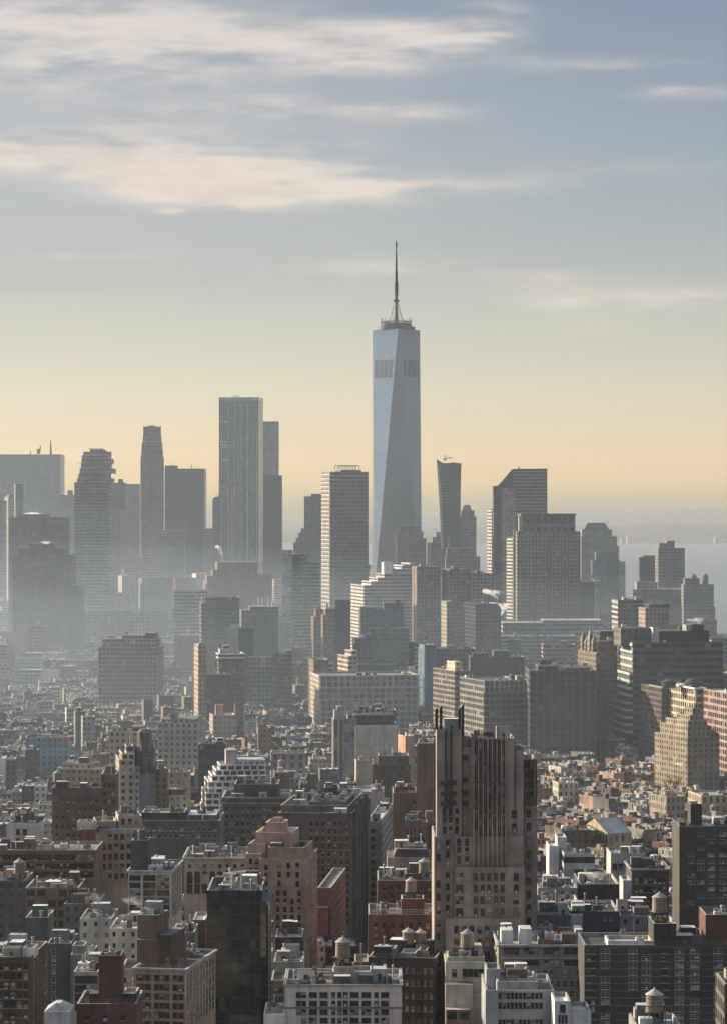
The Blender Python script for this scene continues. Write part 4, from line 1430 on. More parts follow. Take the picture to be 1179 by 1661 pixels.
b = T('office_building', 'huge dark slab block with pale sunlit stripes stepping on its left end', 1950, 1026, 1172, 1042, col=(.095, .095, .098), win='bands', side=1006, L=40, roof='tar', fh=4.6, bay=4, short='the huge striped slab block')  # front bands darkened in colour for shade; end stripes stay pale
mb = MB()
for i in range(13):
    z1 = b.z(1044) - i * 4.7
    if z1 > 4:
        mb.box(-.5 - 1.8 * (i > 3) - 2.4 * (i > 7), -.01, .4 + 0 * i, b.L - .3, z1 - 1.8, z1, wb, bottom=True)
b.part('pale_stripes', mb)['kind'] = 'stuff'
mb = MB(); mb.box(-2.2, -.04, .5, b.L - .5, 0, b.z(1044) - 4 * 4.7, f_dark); mb.box(-4.6, -2.25, .6, b.L - .6, 0, b.z(1044) - 8 * 4.7, f_dark); b.part('stepped_end', mb)
b.tier(1068, 1150, 1024, 8, 36, parapet=False, part='setback', mat=f_dark); b.tier(1121, 1141, 1013, 10, 25, parapet=False, mat=f_dark); b.tier(1112, 1121, 1014, 9, 20, parapet=False, mat=wallmat('pale', 'none')); b.tier(1058, 1069, 1018, 6, 16, parapet=False, mat=wallmat('pale', 'none')); b.tier(1006, 1056, 1019, 12, 36, bot=1050, parapet=False, mat=f_conc); b.finish(4)
b = T('office_building', 'low hazy block at the right edge beyond the huge striped slab', 2500, 1150, 1230, 1035, col='dark_grey', win='bands', roof='tar', **MID).finish(2)
b = T('loft_building', 'dull brown brick loft between the striped slab and yellow lit loft', 1900, 1072, 1083, 1116, col='dark_brown', win='grid', side=1030, L=60, roof='tar', **MID).finish(3)
b = T('loft_building', 'yellow sunlit gridded loft with dark domed tanks on the roof', 1850, 1127, 1142, 1117, col=(.36, .295, .2), win='grid', side=1082, L=56, roof='gravel', short='the yellow lit loft', fh=4.4, bay=4.2)
b.band('cornice', 1115.5, 1118, wf, 1.0)
mb = MB(); mb.cyl(b.u(1108), 30, 4.5, 4.5, b.zt - 1, b.z(1110), f_dark, 16); mb.cyl(b.u(1108), 30, 4.5, 2, b.z(1110), b.z(1106), f_dark, 16); b.part('roof_drum', mb)
mb = MB(); mb.cyl(b.u(1140), 20, 6, 6, b.zt - 1, b.z(1110), f_dark, 16); mb.cyl(b.u(1140), 20, 6, 3, b.z(1110), b.z(1104), f_dark, 16); b.part('roof_drum', mb)
b.finish(5)
b = T('loft_building', 'grey shed roofed block behind the yellow lit loft', 2000, 1100, 1185, 1092, col='grey', win='small', roof='silver', **MID).finish(4)
b = T('loft_building', 'pink brick gridded loft at the right edge behind the ziggurat', 1800, 1178, 1240, 1124, col=(.31, .19, .155), win='loft', side=1141, L=44, roof='white', short='the pink brick loft', fh=4.2, bay=4).finish(2)
# ziggurat
b = T('apartment_building', 'ziggurat apartment house with a glowing yellow left face and dark right face', 1720, 1114, 1166, 1196, col=(.27,.215,.15), win='punched', side=1061, L=44, roof='brown', short='the glowing ziggurat', fh=3.2, bay=3.2)
def zig(pa, pb, y, v0, v1, skin=True):
    b.tier(pa, pb, y, v0, v1, part='setback')
zig(1114.3, 1152, 1178, 1.0, 38); zig(1115, 1147, 1169, 2.0, 32); zig(1118, 1140, 1160, 4, 22); zig(1122, 1137, 1149, 7, 18); zig(1125, 1132, 1142, 9, 14, False)
b.tier(1150, 1166, 1190, 2, 30, parapet=True, part='setback')
b.finish(4)
b = T('town_house', 'white row with dark tall windows below the huge striped slab', 2080, 1022, 1052, 1178, col='white', win='thin', th=R(10), roof='gravel', fh=5, bay=3.4).finish(3)
b = T('church', 'cream gabled hall in front of the right hand dark towers', 1410, 985, 1024, 1352, col='yellow', win='thin', th=R(24), side=976, L=26, roof='silver', parapet=False, short='the cream gabled hall', fh=5, bay=3)
mb = MB(); zt = b.zt; L2 = b.L
mb.quad([(0, -.3, zt), (b.W, -.3, zt), (b.W, L2 / 2, zt + 6), (0, L2 / 2, zt + 6)], roof_mat('silver')); mb.quad([(b.W, L2 + .3, zt), (0, L2 + .3, zt), (0, L2 / 2, zt + 6), (b.W, L2 / 2, zt + 6)], roof_mat('silver'))
b.part('gable_roof', mb)
mb = MB(); gmm = wallmat('yellow', 'none')
mb.quad([(-.02, L2, zt), (-.02, 0, zt), (-.02, L2 / 2, zt + 5.9)], gmm); mb.quad([(b.W + .02, 0, zt), (b.W + .02, L2, zt), (b.W + .02, L2 / 2, zt + 5.9)], gmm); b.part('gable', mb); b.finish()
# left middle
b = T('market_hall', 'long turquoise painted building with red roof ends in the haze', 1800, 42, 112, 1196, col=(.16, .28, .33), win='small', th=R(4), roof='red', short='the turquoise building', **MID)
b.finish(3)
b = T('loft_building', 'big grey brown windowed block left of the thin sunlit tower foot', 1700, 256, 322, 1172, col='stone', win='punched', th=R(-3), L=40, roof='gravel', short='the big grey brown block', **MID)
b.tier(262, 318, 1166, 5, 36, parapet=False); b.finish(8)
b = T('apartment_building', 'tan brick block standing just behind the turreted tower', 1600, 178, 232, 1186, col='tan', win='punched', roof='gravel', **MID).finish(4)
b = T('apartment_building', 'turreted apartment tower with stepped lit crown and dark octagonal turret', 1450, 194, 219, 1232, col='tan', win='punched', side=188, L=32, roof='gravel', short='the turreted tower', fh=3.4, bay=3.2)
b.tier(198, 219, 1222, 2, 26, part='setback', mat=wallmat('cream', 'loft')); b.tier(205, 218, 1210, 4, 18, part='setback', mat=wallmat('cream', 'loft'))
b.pblock('arch_pier', 211.5, 213, 1191, 1212, 5, 7, plain('lit_pale_stone', (.40, .35, .28))); b.pblock('arch_pier', 216.5, 218, 1191, 1212, 5, 7, plain('lit_pale_stone', (.40, .35, .28))); b.pblock('arch_head', 211.5, 218, 1188.5, 1191, 5, 7, plain('lit_pale_stone', (.40, .35, .28)))  # sunlight on the arch is put into its pale colour
tm = wallmat((.10, .095, .095), 'punched')
mb = MB(); cu, cv = b.u(238), 14
mb.cyl(cu, cv, 5.6, 5.6, b.z(1256), b.z(1222), tm, 8); b.part('turret', mb)
mb = MB(); mb.cyl(cu, cv, 5.9, 4.4, b.z(1222), b.z(1215), roof_mat('brown'), 8); mb.cyl(cu, cv, 3.6, 3.6, b.z(1215), b.z(1192), tm, 8); mb.cyl(cu, cv, 3.9, 2.0, b.z(1192), b.z(1186), roof_mat('brown'), 8); b.part('lantern', mb)
for a in range(8):
    mb = MB(); x, y = cu + 5.2 * math.cos(a * math.pi / 4 + .39), cv + 5.2 * math.sin(a * math.pi / 4 + .39)
    mb.cyl(x, y, .5, .1, b.z(1222), b.z(1205), sm, 6); b.part('pinnacle', mb)
b.tier(226, 252, 1256, 3, 28, bot=1400, parapet=True, mat=wallmat((.16, .17, .185), 'none')); b.tier(251, 273, 1248, 6, 30, bot=1400, mat=wallmat('brown', 'punched')); b.tier(219, 227, 1244, 1.5, 20, bot=1400, mat=wallmat('pale', 'punched'))
b.finish(3)
b = T('apartment_building', 'pale low building with two arched windows right of the turreted tower', 1500, 273, 307, 1252, col='tan', win='small', roof='silver', **MID).finish(4)
b = T('apartment_building', 'dark brown apartment block left of the white terraces', 1560, 322, 366, 1207, col='black', win='punched', roof='tar', **MID).finish(5)
# white terraces
b = T('apartment_building', 'white apartment house of many stepped terraces below a tall tank block', 1480, 333, 436, 1312, col='white', win='loft', side=325, L=40, roof='silver', short='the white terraced house', fh=3.1, bay=3.6, base=True)
for (p, q, y, v) in ((334, 435, 1286, 3), (338, 434, 1268, 6), (344, 433, 1258, 9), (350, 432, 1249, 12), (357, 431, 1241, 15)):
    b.tier(p, q, y, v, 38, part='terrace', ph=.9, pm=plain('white_parapet', (.62, .6, .57), .8))
b.pblock('tank_block', 367, 385, 1217, 1246, 18, 27, plain('pale_render', (.42, .39, .37), .85)); b.pblock('penthouse', 386, 431, 1233, 1245, 19, 34, wallmat('pale', 'small')); b.finish(5)
b = T('apartment_building', 'low cream block with a lit front left of the white terraced house', 1470, 274, 305, 1290, col='cream', win='small', th=R(14), roof='silver', **MID).finish(4)
b = T('office_building', 'blue green low hall roof beside the white terraced house', 1620, 430, 497, 1262, col='greygreen', win='small', roof='silver', **MID).finish(5)
b = T('loft_building', 'low arcaded building with round arches behind the white terraced house', 1700, 440, 495, 1222, col='grey', win='thin', roof='gravel', fh=4.5, bay=5, short='the arcaded building')
b.band('cornice', 1221, 1223, pier, .8); b.finish(4)
b = T('office_building', 'beige slab building with glass front and a bright lit fin', 1720, 578, 646, 1176, col='beige', win='none', th=R(3), L=30, roof='tar', short='the beige slab with the lit fin', **MID)
b.tier(557, 579, 1166, .4, 26, bot=1300, parapet=True, mat=glassmat('bluish_front', (.20, .24, .28), (.25, .26, .27))); b.tier(541, 558, 1167, -1, 24, bot=1300, mat=wallmat('tan', 'ribs'))
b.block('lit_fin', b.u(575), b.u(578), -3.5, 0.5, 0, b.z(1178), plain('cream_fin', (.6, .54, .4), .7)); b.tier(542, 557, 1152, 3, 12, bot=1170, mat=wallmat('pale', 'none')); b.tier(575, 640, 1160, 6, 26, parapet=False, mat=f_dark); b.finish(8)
b = T('apartment_building', 'dark roof block with pipes and piers above the beige slab', 1800, 574, 641, 1152, col='black', win='none', roof='tar', **MID)
b.tier(574, 583, 1140, 2, 8, mat=wallmat('pale', 'none')); b.tier(600, 622, 1148, 3, 20, mat=wallmat('brown', 'none')); b.finish(8)
b = T('apartment_building', 'dark block with an orange sunlit blank end wall', 1640, 657, 672, 1194, col=(.34,.20,.13), win='none', side=645, L=18, roof='gravel', short='the orange ended block', **MID)
b.finish(1)
b = T('apartment_building', 'dark brown stepped brick block right below the beige slab', 1560, 604, 665, 1240, col='dark_brown', win='small', roof='tar', short='the dark brown brick block', **MID)
b.tier(613, 663, 1226, 5, 26, ph=.7); b.finish(5)
b = T('apartment_building', 'tall plain brown wall block behind the ribbed spired tower', 1350, 676, 712, 1206, col='brown', win='none', th=R(-3), L=30, roof='brown', **MID).finish(3)
# ------------------------------------------------------------------ near buildings
NR = dict(fh=3.4, bay=3.2)
# --- ribbed brick tower with four spires
b = T('brick_tower', 'brown brick tower of ribbed setbacks with four dark spires', 860, 704, 850, 1492, col=(.30, .245, .205), win='none', side=None, th=0.0, L=34, roof='brown', short='the ribbed spired tower', bay=3, fh=3.4, base=False, cat='apartment tower')
wallb = b.mat
dk = plain('dark_bronze', (.035, .03, .028), .5)
b.tier(None, None, 1357, 3.0, 33, ground=True)
b.tier(722, 850, 1490, 0.0, 10, bot=1800); b.tier(736, 850.4, 1407, 1.4, 12, bot=1800); b.tier(704.3, 736, 1357.5, 2.2, 10, bot=1800, parapet=False)
b.tier(707, 749, 1183, 3.4, 14, part='tower')
b.tier(749, 764, 1212, 5.5, 22, part='setback'); b.tier(749, 762, 1196, 7.5, 20, parapet=False, part='setback')
b.tier(762, 834.5, 1198, 4.6, 26, part='tower'); b.tier(834, 849.5, 1217, 6, 26, part='tower'); b.tier(820, 849, 1357, 3.2, 8, parapet=True)
b.tier(848.5, 871, 1232, 14, 33.6, part='tower', bot=1900); b.tier(848.7, 871.6, 1308, 12, 33.8, bot=1900)
# ribs and dark window strips on the middle
strip = facade('dark_strip_window', (.03, .028, .027), glass=(.02, .021, .023), w=.8, h=.62, blind=.22, blindcol=(.30, .28, .25))
ps = [768, 775.5, 783, 790.5, 798, 805.5, 813, 820]
for (y0, y1, v) in ((1202, 1268, 4.6), (1274, 1321, 3.9), (1326, 1406, 3.2)):
    if v < 4.5:
        b.pblock('setback', 765.5, 822.5, y0 - 3, 1409, v, 5.0, wallb)
    for i in range(len(ps) - 1):
        mb = MB()
        mb.box(b.u(ps[i] + 1.0), b.u(ps[i + 1] - 1.0), v - .12, v + .05, b.z(y1), b.z(y0), strip, bay=1.3, fh=3.4)
        b.part('window_strip', mb)
    for i, p in enumerate(ps):
        b.pblock('pier', p - 1.15, p + 1.15, y0 - 4, y1 + 1, v - .75, v + .06, wallb)
        if 0 < i < len(ps):
            b.pblock('pier', p - 4.0, p - 3.4, y0 - 2, y1 + 1, v - .45, v + .06, wallb)
for y in (1264.5, 1320.0):
    for i in (0, 1, 3, 5):
        b.pblock('balcony_recess', ps[i] + 2, ps[i] + 7, y - 1, y + 7, 4.2 if y < 1300 else 3.6, 4.9, dk)
for i in range(16):   # crenels on the middle top
    p = 763.5 + i * 4.6
    b.pblock('crenel', p, p + 2.2, 1195.5 - 1.2 * (i % 2), 1199, 4.7, 5.6, wallb)
# left tower: dark strips, spires
for p in (722.5, 731.5):
    b.pblock('dark_strip', p - 1.3, p + 1.3, 1184, 1330, 2.7, 3.45, dk)
for (p, y) in ((707.9, 1150), (715.2, 1146.5), (745.8, 1149), (752, 1147)):
    mb = MB()
    u, v = b.u(p), 4.0 if p != 752 else 11.0
    mb.box(u - .4, u + .4, v - .4, v + .4, b.z(1185) - (6 if p == 752 else 0), b.z(y + 2), dk); mb.cyl(u, v, .45, .05, b.z(y + 2), b.z(y - 1), dk, 6, cap=False)
    b.part('spire', mb)
for y in (1270, 1287, 1303):
    b.pblock('balcony', 713.5, 740, y - 3.5, y + 3.5, 1.9, 3.4, dk)
for y in (1229, 1265, 1287, 1303):
    b.pblock('balcony_recess', 750.5, 758.5, y - 4, y + 4.5, 5.2, 5.6, dk)
for p in (850.2, 870, 863.5, 857):
    b.pblock('dark_strip', p - .6, p + .6, 1231, 1307, 13.5, 14.1, dk)
for i in range(5):
    b.pblock('crenel', 708 + i * 8.4, 711.5 + i * 8.4, 1181.5, 1184, 3.5, 4.2, wallb)
# windows: low body, left pier, right tower
b.win('F', 766, 820, 1414, 1490, 5, 4, 1.25, 2.3, v=0); ws_ = b.wins[:]; b.wins = [(u, 1.38, z, r_, w, h, s) for (u, v, z, r_, w, h, s) in ws_]
n0 = len(b.wins); b.win('F', 740, 750, 1414, 1490, 1, 4, 2.2, 2.3, skip=0); b.win('F', 830, 844, 1414, 1490, 1, 4, 1.4, 2.3, skip=0)
b.wins[n0:] = [(u, 1.38, z, r_, w, h, s) for (u, v, z, r_, w, h, s) in b.wins[n0:]]
n0 = len(b.wins); b.win('F', 734, 820, 1498, 1660, 7, 8, 1.4, 2.2); b.wins[n0:] = [(u, -.02, z, r_, w, h, s) for (u, v, z, r_, w, h, s) in b.wins[n0:]]
n0 = len(b.wins); b.win('F', 706, 716, 1361, 1660, 1, 14, 1.1, 2.2); b.wins[n0:] = [(u, 2.2, z, r_, w, h, s) for (u, v, z, r_, w, h, s) in b.wins[n0:]]
n0 = len(b.wins); b.win('F', 719, 733, 1361, 1485, 1, 7, 1.1, 2.2); b.wins[n0:] = [(u, 2.2, z, r_, w, h, s) for (u, v, z, r_, w, h, s) in b.wins[n0:]]
n0 = len(b.wins); b.win('F', 738, 764, 1361, 1404, 2, 3, 1.1, 2.2); b.win('F', 716, 746, 1312, 1356, 3, 3, 1.1, 2.2); b.wins[n0:] = [(u, 3.0 if z < b.z(1357) else 3.4, z, r_, w, h, s) for (u, v, z, r_, w, h, s) in b.wins[n0:]]
n0 = len(b.wins); b.win('F', 825, 845, 1362, 1404, 1, 3, 1.3, 2.2); b.win('F', 826, 844, 1312, 1356, 1, 2, 1.4, 2.4); b.wins[n0:] = [(u, 3.2 if z < b.z(1357) else 4.5, z, r_, w, h, s) for (u, v, z, r_, w, h, s) in b.wins[n0:]]
n0 = len(b.wins); b.win('F', 851, 870, 1238, 1306, 3, 4, 1.0, 2.2); b.wins[n0:] = [(u, 14.0, z, r_, w, h, s) for (u, v, z, r_, w, h, s) in b.wins[n0:]]
n0 = len(b.wins); b.win('F', 855, 867, 1315, 1560, 1, 11, 1.3, 2.3); b.wins[n0:] = [(u, 12.0, z, r_, w, h, s) for (u, v, z, r_, w, h, s) in b.wins[n0:]]
b.finish(4)

# --- left side
b = T('apartment_building', 'dark brown brick block with a taller right wing behind the tan block', 1300, 85, 166, 1278, col=(.125, .10, .088), win='none', th=R(2), roof='brown', short='the winged dark brick block', **NR)
b.tier(164, 190, 1256, 1, 24, bot=1600, part='wing'); b.win('F', 88, 162, 1292, 1390, 8, 7, 1.3, 2.0); n0 = len(b.wins); b.win('F', 167, 188, 1268, 1390, 3, 9, 1.2, 2.0); b.wins[n0:] = [(w[0], 1.07, *w[2:]) for w in b.wins[n0:]]
b.tier(86, 97, 1284, 1, 5, mat=wallmat('dark_brown', 'none')); b.finish(5); tank_on(b, 92, 'dark water tank perched on the winged dark brick block')
b = T('office_building', 'low pale corniced roof block in haze above the winged dark brick block', 1480, 96, 164, 1246, col='tan', win='small', side=None, th=R(-10), roof='silver', **NR)
b.band('cornice', 1245, 1248, plain('pale_cornice', (.42, .39, .34)), .8); b.tier(100, 150, 1238, 5, 20, parapet=True, roof='silver'); b.finish(4)
b = T('apartment_building', 'tan brick apartment block with regular dark windows and roof setbacks', 1140, 161, 236, 1345, col='tan', win='none', side=155, L=30, roof='brown', short='the tan brick block', **NR)
b.tier(192, 231, 1324, 6, 26, part='setback'); b.tier(155, 190, 1332, 5, 22, part='setback'); b.win('F', 164, 234, 1350, 1430, 7, 5, 1.5, 2.3); b.win('F', 196, 229, 1328, 1344, 3, 1, 1.4, 2.2)
b.wins = [(w[0], (6.1 if w[2] > b.zt else 0), *w[2:]) for w in b.wins]; b.finish(5)
b = T('apartment_building', 'reddish stair block with an orange sunlit edge beside the tan brick block', 1130, 130, 156, 1345, col='red', win='none', L=16, roof='red', **NR)
b.tier(125, 152, 1333, 4, 14, mat=wallmat('pale', 'none')); b.pblock('lit_strip_pier', 156, 163, 1352, 1500, -.6, 8, wallmat('orange', 'none')); b.finish(2)  # the sunlit strip of wall is put into this pier's orange colour
b = T('apartment_building', 'pale stone building with two window rows at the left edge', 1180, 11, 62, 1336, col='pale', win='none', th=R(-3), roof='tar', short='the pale two row building', **NR)
b.win('F', 24, 58, 1342, 1372, 3, 2, 1.6, 2.4); b.tier(25, 48, 1322, 6, 20, mat=wallmat('dark_grey', 'none'), parapet=False); b.finish(6)
b = T('loft_building', 'long brown loft with mixed large windows below the pale two row building', 1080, -20, 156, 1379, col='brown', win='none', roof='gravel', L=30, short='the long brown loft', **NR)
b.win('F', -15, 152, 1384, 1440, 17, 4, 2.2, 2.1); b.tier(62, 84, 1370, 6, 16, mat=wallmat('greygreen', 'none')); b.finish(8)
b = T('loft_building', 'white painted loft with black ribbon windows and a dark roof block', 960, 208, 278, 1414, col='white', win='none', side=296, L=30, roof='gravel', short='the white loft', **NR)
b.win('F', 232, 276, 1418, 1490, 2, 6, 4.0, 1.9, 'dark', skip=0); b.win('F', 209, 230, 1418, 1490, 1, 6, 3.6, 1.7, skip=0); b.win('R', .05, .95, 1418, 1490, 6, 6, 1.8, 2.0, skip=0)
b.tier(212, 240, 1363, 4, 14, mat=wallmat('dark_grey', 'none'), roof='silver'); b.band('cornice', 1411.5, 1414.5, plain('pale_cornice', (.42, .39, .34)), .5)
for i in range(5):
    b.pblock('roof_post', 252 + i * 7, 252.8 + i * 7, 1395 + i, 1416, 4 + i, 4.4 + i, STEEL)
b.finish(9)
b = T('office_building', 'long low dark building with roof sheds beyond the white loft', 1240, 225, 357, 1331, col='dark_grey', win='none', L=36, roof='tar', short='the long low dark building', **NR)
b.win('F', 228, 354, 1340, 1362, 14, 2, 1.6, 1.5, 'pale'); b.tier(230, 300, 1318, 6, 24, mat=wallmat('black', 'none'), roof='silver'); b.tier(305, 352, 1322, 8, 30, mat=wallmat('dark_grey', 'none'), roof='silver', parapet=False); b.finish(9)
b = T('office_building', 'grey stone block with tall arched windows right of the white loft', 1060, 299, 402, 1392, col='stone', win='none', L=34, roof='tar', short='the arched stone block', **NR)
b.win('F', 302, 400, 1417, 1450, 8, 2, 2.0, 3.4); b.win('F', 302, 400, 1398, 1412, 8, 1, 1.2, 1.4)
for i in range(8):
    p = 302 + 98 * (i + .5) / 8
    mb = MB(); u, z = b.u(p), b.z(1417.5)
    mb.quad([(u - 1.0 * math.cos(math.pi * k / 8), -.06, z + 1.0 * math.sin(math.pi * k / 8)) for k in range(9)][::-1], pane_mat()); b.part('arch_light', mb)
b.band('cornice', 1391, 1394, plain('pale_cornice', (.42, .39, .34)), .7); b.finish(10)
# green glass tower
gg = facade('green_black_glass', (.018, .024, .024), glass=(.014, .026, .027), w=.93, h=.88, rough=.05, spec=.6, blind=.10, blindcol=(.05, .075, .07), wrough=.35)
b = T('glass_tower', 'dark green glass apartment tower with a rounded bright corner', 830, 336, 425, 1444, mat=gg, cat='apartment tower', L=30, roof='tar', short='the dark green glass tower', fh=3.3, bay=1.6)
mb = MB(); u1 = b.W
pts = [(u1 - .3, -1.2), (u1 + 1.3, -.8), (u1 + 2.2, .3), (u1 + 2.5, 1.8), (u1 + 2.5, 20), (u1 - .3, 20)]
mb.prism(pts, -1, b.z(1462), gg, b.roofm, 1.6, 3.3); b.part('rounded_bay', mb)
for p in (437, 440.5):
    b.pblock('glint_bar', p - .35, p + .35, 1468, 1680, -.6, -.2, plain('glint_steel', (.62, .60, .55), .25, .6))  # bars added; the lit line on the corner is put into their pale colour
b.tier(357, 392, 1452 - 14, 6, 18, mat=wallmat('greygreen', 'none'), roof='silver'); b.tier(362, 385, 1429, 8, 16, mat=wallmat('pale', 'none'), roof='silver')
mb = MB()
for (q0, q1) in (((b.u(361), 5, b.z(1421)), (b.u(398), 5, b.z(1417))), ((b.u(374), 5, b.z(1444)), (b.u(374), 5, b.z(1419))), ((b.u(390), 5, b.z(1444)), (b.u(390), 5, b.z(1418)))):
    mb.bar(q0, q1, .3, plain('white_steel', (.7, .69, .66), .5), 6)
b.part('cleaning_rig', mb); b.finish(8)
# orange brick tower
b = T('apartment_building', 'orange brown brick apartment tower with stepped roof setbacks', 1000, 421, 496, 1393, col='orange', win='none', side=515, L=30, roof='brown', short='the orange brick tower', **NR)
b.tier(398, 424, 1385, 3, 24, bot=1700, part='wing', pm=plain('pale_coping', (.5, .46, .4))); b.tier(434, 494, 1374, 2, 24, part='setback', pm=plain('pale_coping', (.5, .46, .4)))
b.tier(414, 474, 1350, 8, 26, part='setback', pm=plain('pale_coping', (.5, .46, .4))); b.tier(402, 432, 1369, 6, 20, part='setback'); b.tier(430, 461, 1334, 11, 22, part='setback', pm=plain('pale_coping', (.5, .46, .4)))
b.tier(441, 456, 1327, 13, 19, parapet=False)
b.win('F', 446, 492, 1441, 1520, 4, 6, 1.2, 1.9); b.win('F', 424, 440, 1400, 1520, 1, 9, 1.1, 1.8); b.win('R', .06, .94, 1398, 1580, 5, 13, 1.2, 1.9)
n0 = len(b.wins); b.win('F', 446, 490, 1396, 1440, 3, 3, 1.2, 1.9); b.win('F', 400, 419, 1392, 1480, 2, 6, 1.1, 1.9); b.wins[n0:] = [(w[0], (-.0 if w[0] > 0 else 3.06), *w[2:]) for w in b.wins[n0:]]
b.pblock('setback', 444, 491, 1439, 1700, -1.0, .05, b.mat, roof_mat('brown')); b.wins = [((w[0], -1.0, *w[2:]) if (w[3] == 0 and w[0] > b.u(444) and w[2] < b.z(1439)) else w) for w in b.wins]
b.finish(6)
# big dark mass
b = T('apartment_building', 'very large dark grey brick block with stepped piers on its receding side', 1150, 452, 570, 1318, col=(.125, .115, .105), win='none', side=598, L=70, roof='tar', short='the very large dark block', **NR)
b.tier(455, 566, 1306, 6, 60, part='setback'); b.tier(500, 560, 1300, 10, 50, parapet=False)
for i in range(7):
    v = 6 + i * 9
    b.block('side_pier', b.W - .05, b.W + 1.2, v, v + 3.4, 0, b.zt + (2.5 if i % 2 else 0), b.mat, roof_mat('tar'))
b.win('F', 500, 568, 1330, 1500, 7, 14, 1.2, 1.9); b.win('R', .12, .97, 1330, 1520, 6, 13, 1.2, 1.9); b.finish(14)
b = T('office_building', 'dark brown two tier loft with faint window rows above the orange tower', 1340, 361, 470, 1293, col=(.10, .085, .075), win='none', L=36, roof='tar', short='the dark two tier loft', **NR)
b.tier(380, 452, 1272, 6, 30, part='setback', mat=wallmat((.085, .07, .062), 'none')); b.band('cornice', 1293, 1296, plain('grey_cornice', (.24, .23, .22)), .6); b.band('string_course', 1302, 1304, plain('grey_cornice', (.24, .23, .22)), .3)
b.win('F', 364, 468, 1306, 1380, 12, 6, 1.5, 1.9); b.finish(6)
b = T('apartment_building', 'deep red brick block with a long receding wall beside the orange tower', 1060, 515, 537, 1440, col='red', win='none', side=561, L=60, roof='gravel', short='the receding red block', **NR)
b.pblock('bay', 515, 533, 1470, 1800, -3, .05, b.mat, roof_mat('silver')); b.win('R', .05, .95, 1448, 1560, 8, 8, 1.2, 1.9); b.finish(8)
b = T('apartment_building', 'white narrow building with a long pale windowed side wall', 1200, 594, 617, 1332, col='pale', win='none', side=637, L=75, roof='white', short='the long white sided building', **NR)
b.win('F', 598, 612, 1342, 1480, 1, 11, 2.0, 1.9, skip=0); b.win('R', .04, .96, 1338, 1480, 11, 10, 1.6, 1.9); b.finish(3)
b = T('apartment_building', 'pale blank walled block with few windows above the long white sided building', 1400, 573, 623, 1284, col='pale', win='none', L=28, roof='silver', short='the pale blank block', **NR)
b.win('F', 584, 600, 1296, 1314, 3, 2, 1.0, 1.5, skip=0); b.win('F', 612, 618, 1296, 1314, 1, 2, 1.0, 1.5); b.tier(602, 621, 1281, 4, 16, mat=wallmat('dark_grey', 'none'), parapet=False); b.finish(4)
b = T('apartment_building', 'dark cube topped block left of the pale blank block', 1380, 526, 549, 1278, col='black', win='none', L=20, roof='tar', **NR).finish(2)
b = T('apartment_building', 'beige wall block between the dark cube topped block and pale blank block', 1400, 549, 575, 1281, col='tan', win='none', L=20, roof='gravel', **NR).finish(3)
b = T('loft_building', 'tall pink brown brick building with a crenellated arched top', 1180, 655, 692, 1334, col=(.27, .175, .14), win='none', th=R(-2), L=26, roof='brown', short='the crenellated pink building', **NR)
for i in range(6):
    b.pblock('crenel', 655.4 + i * 6.4, 658.4 + i * 6.4, 1329.5, 1336, -.5, .8, b.mat)
    b.pblock('pier', 655.4 + i * 6.4, 658 + i * 6.4, 1336, 1362, -.7, .05, b.mat)
b.win('F', 657, 690, 1342, 1400, 5, 4, 1.0, 2.2); b.finish(3)
b = T('apartment_building', 'brown brick block with a pink chimney beside the ribbed spired tower', 1190, 690, 712, 1338, col='brown', win='none', L=24, roof='brown', **NR)
b.pblock('chimney', 690, 702, 1316, 1340, 3, 8, wallmat('pink', 'none')); b.finish(2)
b = T('apartment_building', 'tall brown brick wall block with red roof hut behind the crenellated pink building', 1300, 637, 676, 1286, col='brown', win='none', L=30, roof='red', **NR)
b.win('F', 662, 674, 1296, 1340, 2, 3, 1.5, 2.0); b.tier(640, 660, 1276, 4, 20, mat=wallmat('red', 'none'), roof='white'); b.finish(5)
b = T('loft_building', 'tan building with a dark mansard roof and arched windows', 1100, 628, 700, 1391, col='tan', win='none', L=24, roof='brown', parapet=False, short='the tan mansard building', **NR)
b.tier(636, 699, 1378, 1.5, 23, mat=plain('mansard_slate', (.085, .07, .065), .8), parapet=False, part='mansard', taper=1.5); b.win('F', 645, 696, 1395, 1412, 4, 1, 1.3, 2.6); b.finish(3)
b = T('apartment_building', 'dark red brick block with pipes standing left of the ribbed tower foot', 1010, 612, 705, 1428, col='red', win='none', L=28, roof='tar', short='the upper dark red block', **NR)
b.win('F', 616, 702, 1433, 1475, 7, 3, 1.3, 1.8); b.tier(656, 682, 1417, 5, 14, mat=wallmat('dark_brown', 'none'), roof='silver'); b.finish(7); tank_on(b, 688, 'pale water tank on a steel frame above the dark red block', v=8, s=.95)
b = T('apartment_building', 'deep red brick block with arched attic windows and white roof rails', 930, 597, 706, 1483, col='red', win='none', L=26, roof='brown', short='the lower dark red block', **NR)
b.tier(650, 688, 1458, 6, 16, mat=wallmat('red', 'none'), pm=plain('pale_coping', (.5, .46, .4))); b.fire_escape(624, 632, 1490, 1560); b.win('F', 602, 700, 1492, 1530, 7, 2, 1.2, 2.0)
mb = MB()
for p in (617, 644):
    mb.bar((b.u(p), 4, b.zt - 1), (b.u(p), 4, b.z(1464)), .12, plain('white_steel', (.7, .69, .66), .5), 5)
for y in (1476, 1479.5):
    mb.bar((b.u(600), .4, b.z(y)), (b.u(700), .4, b.z(y)), .06, plain('white_steel', (.7, .69, .66), .5), 4)
b.part('railing', mb); b.finish(6); tank_on(b, 667, 'squat pink water tank on the tall hut of the lower dark red block', topi=1, s=.9)
b = T('apartment_building', 'near black brick block with a few bright blinds left of the ribbed tower foot', 850, 597, 706, 1552, col=(.045, .038, .036), win='none', side=719, L=22, roof='tar', short='the near black brick block', **NR)
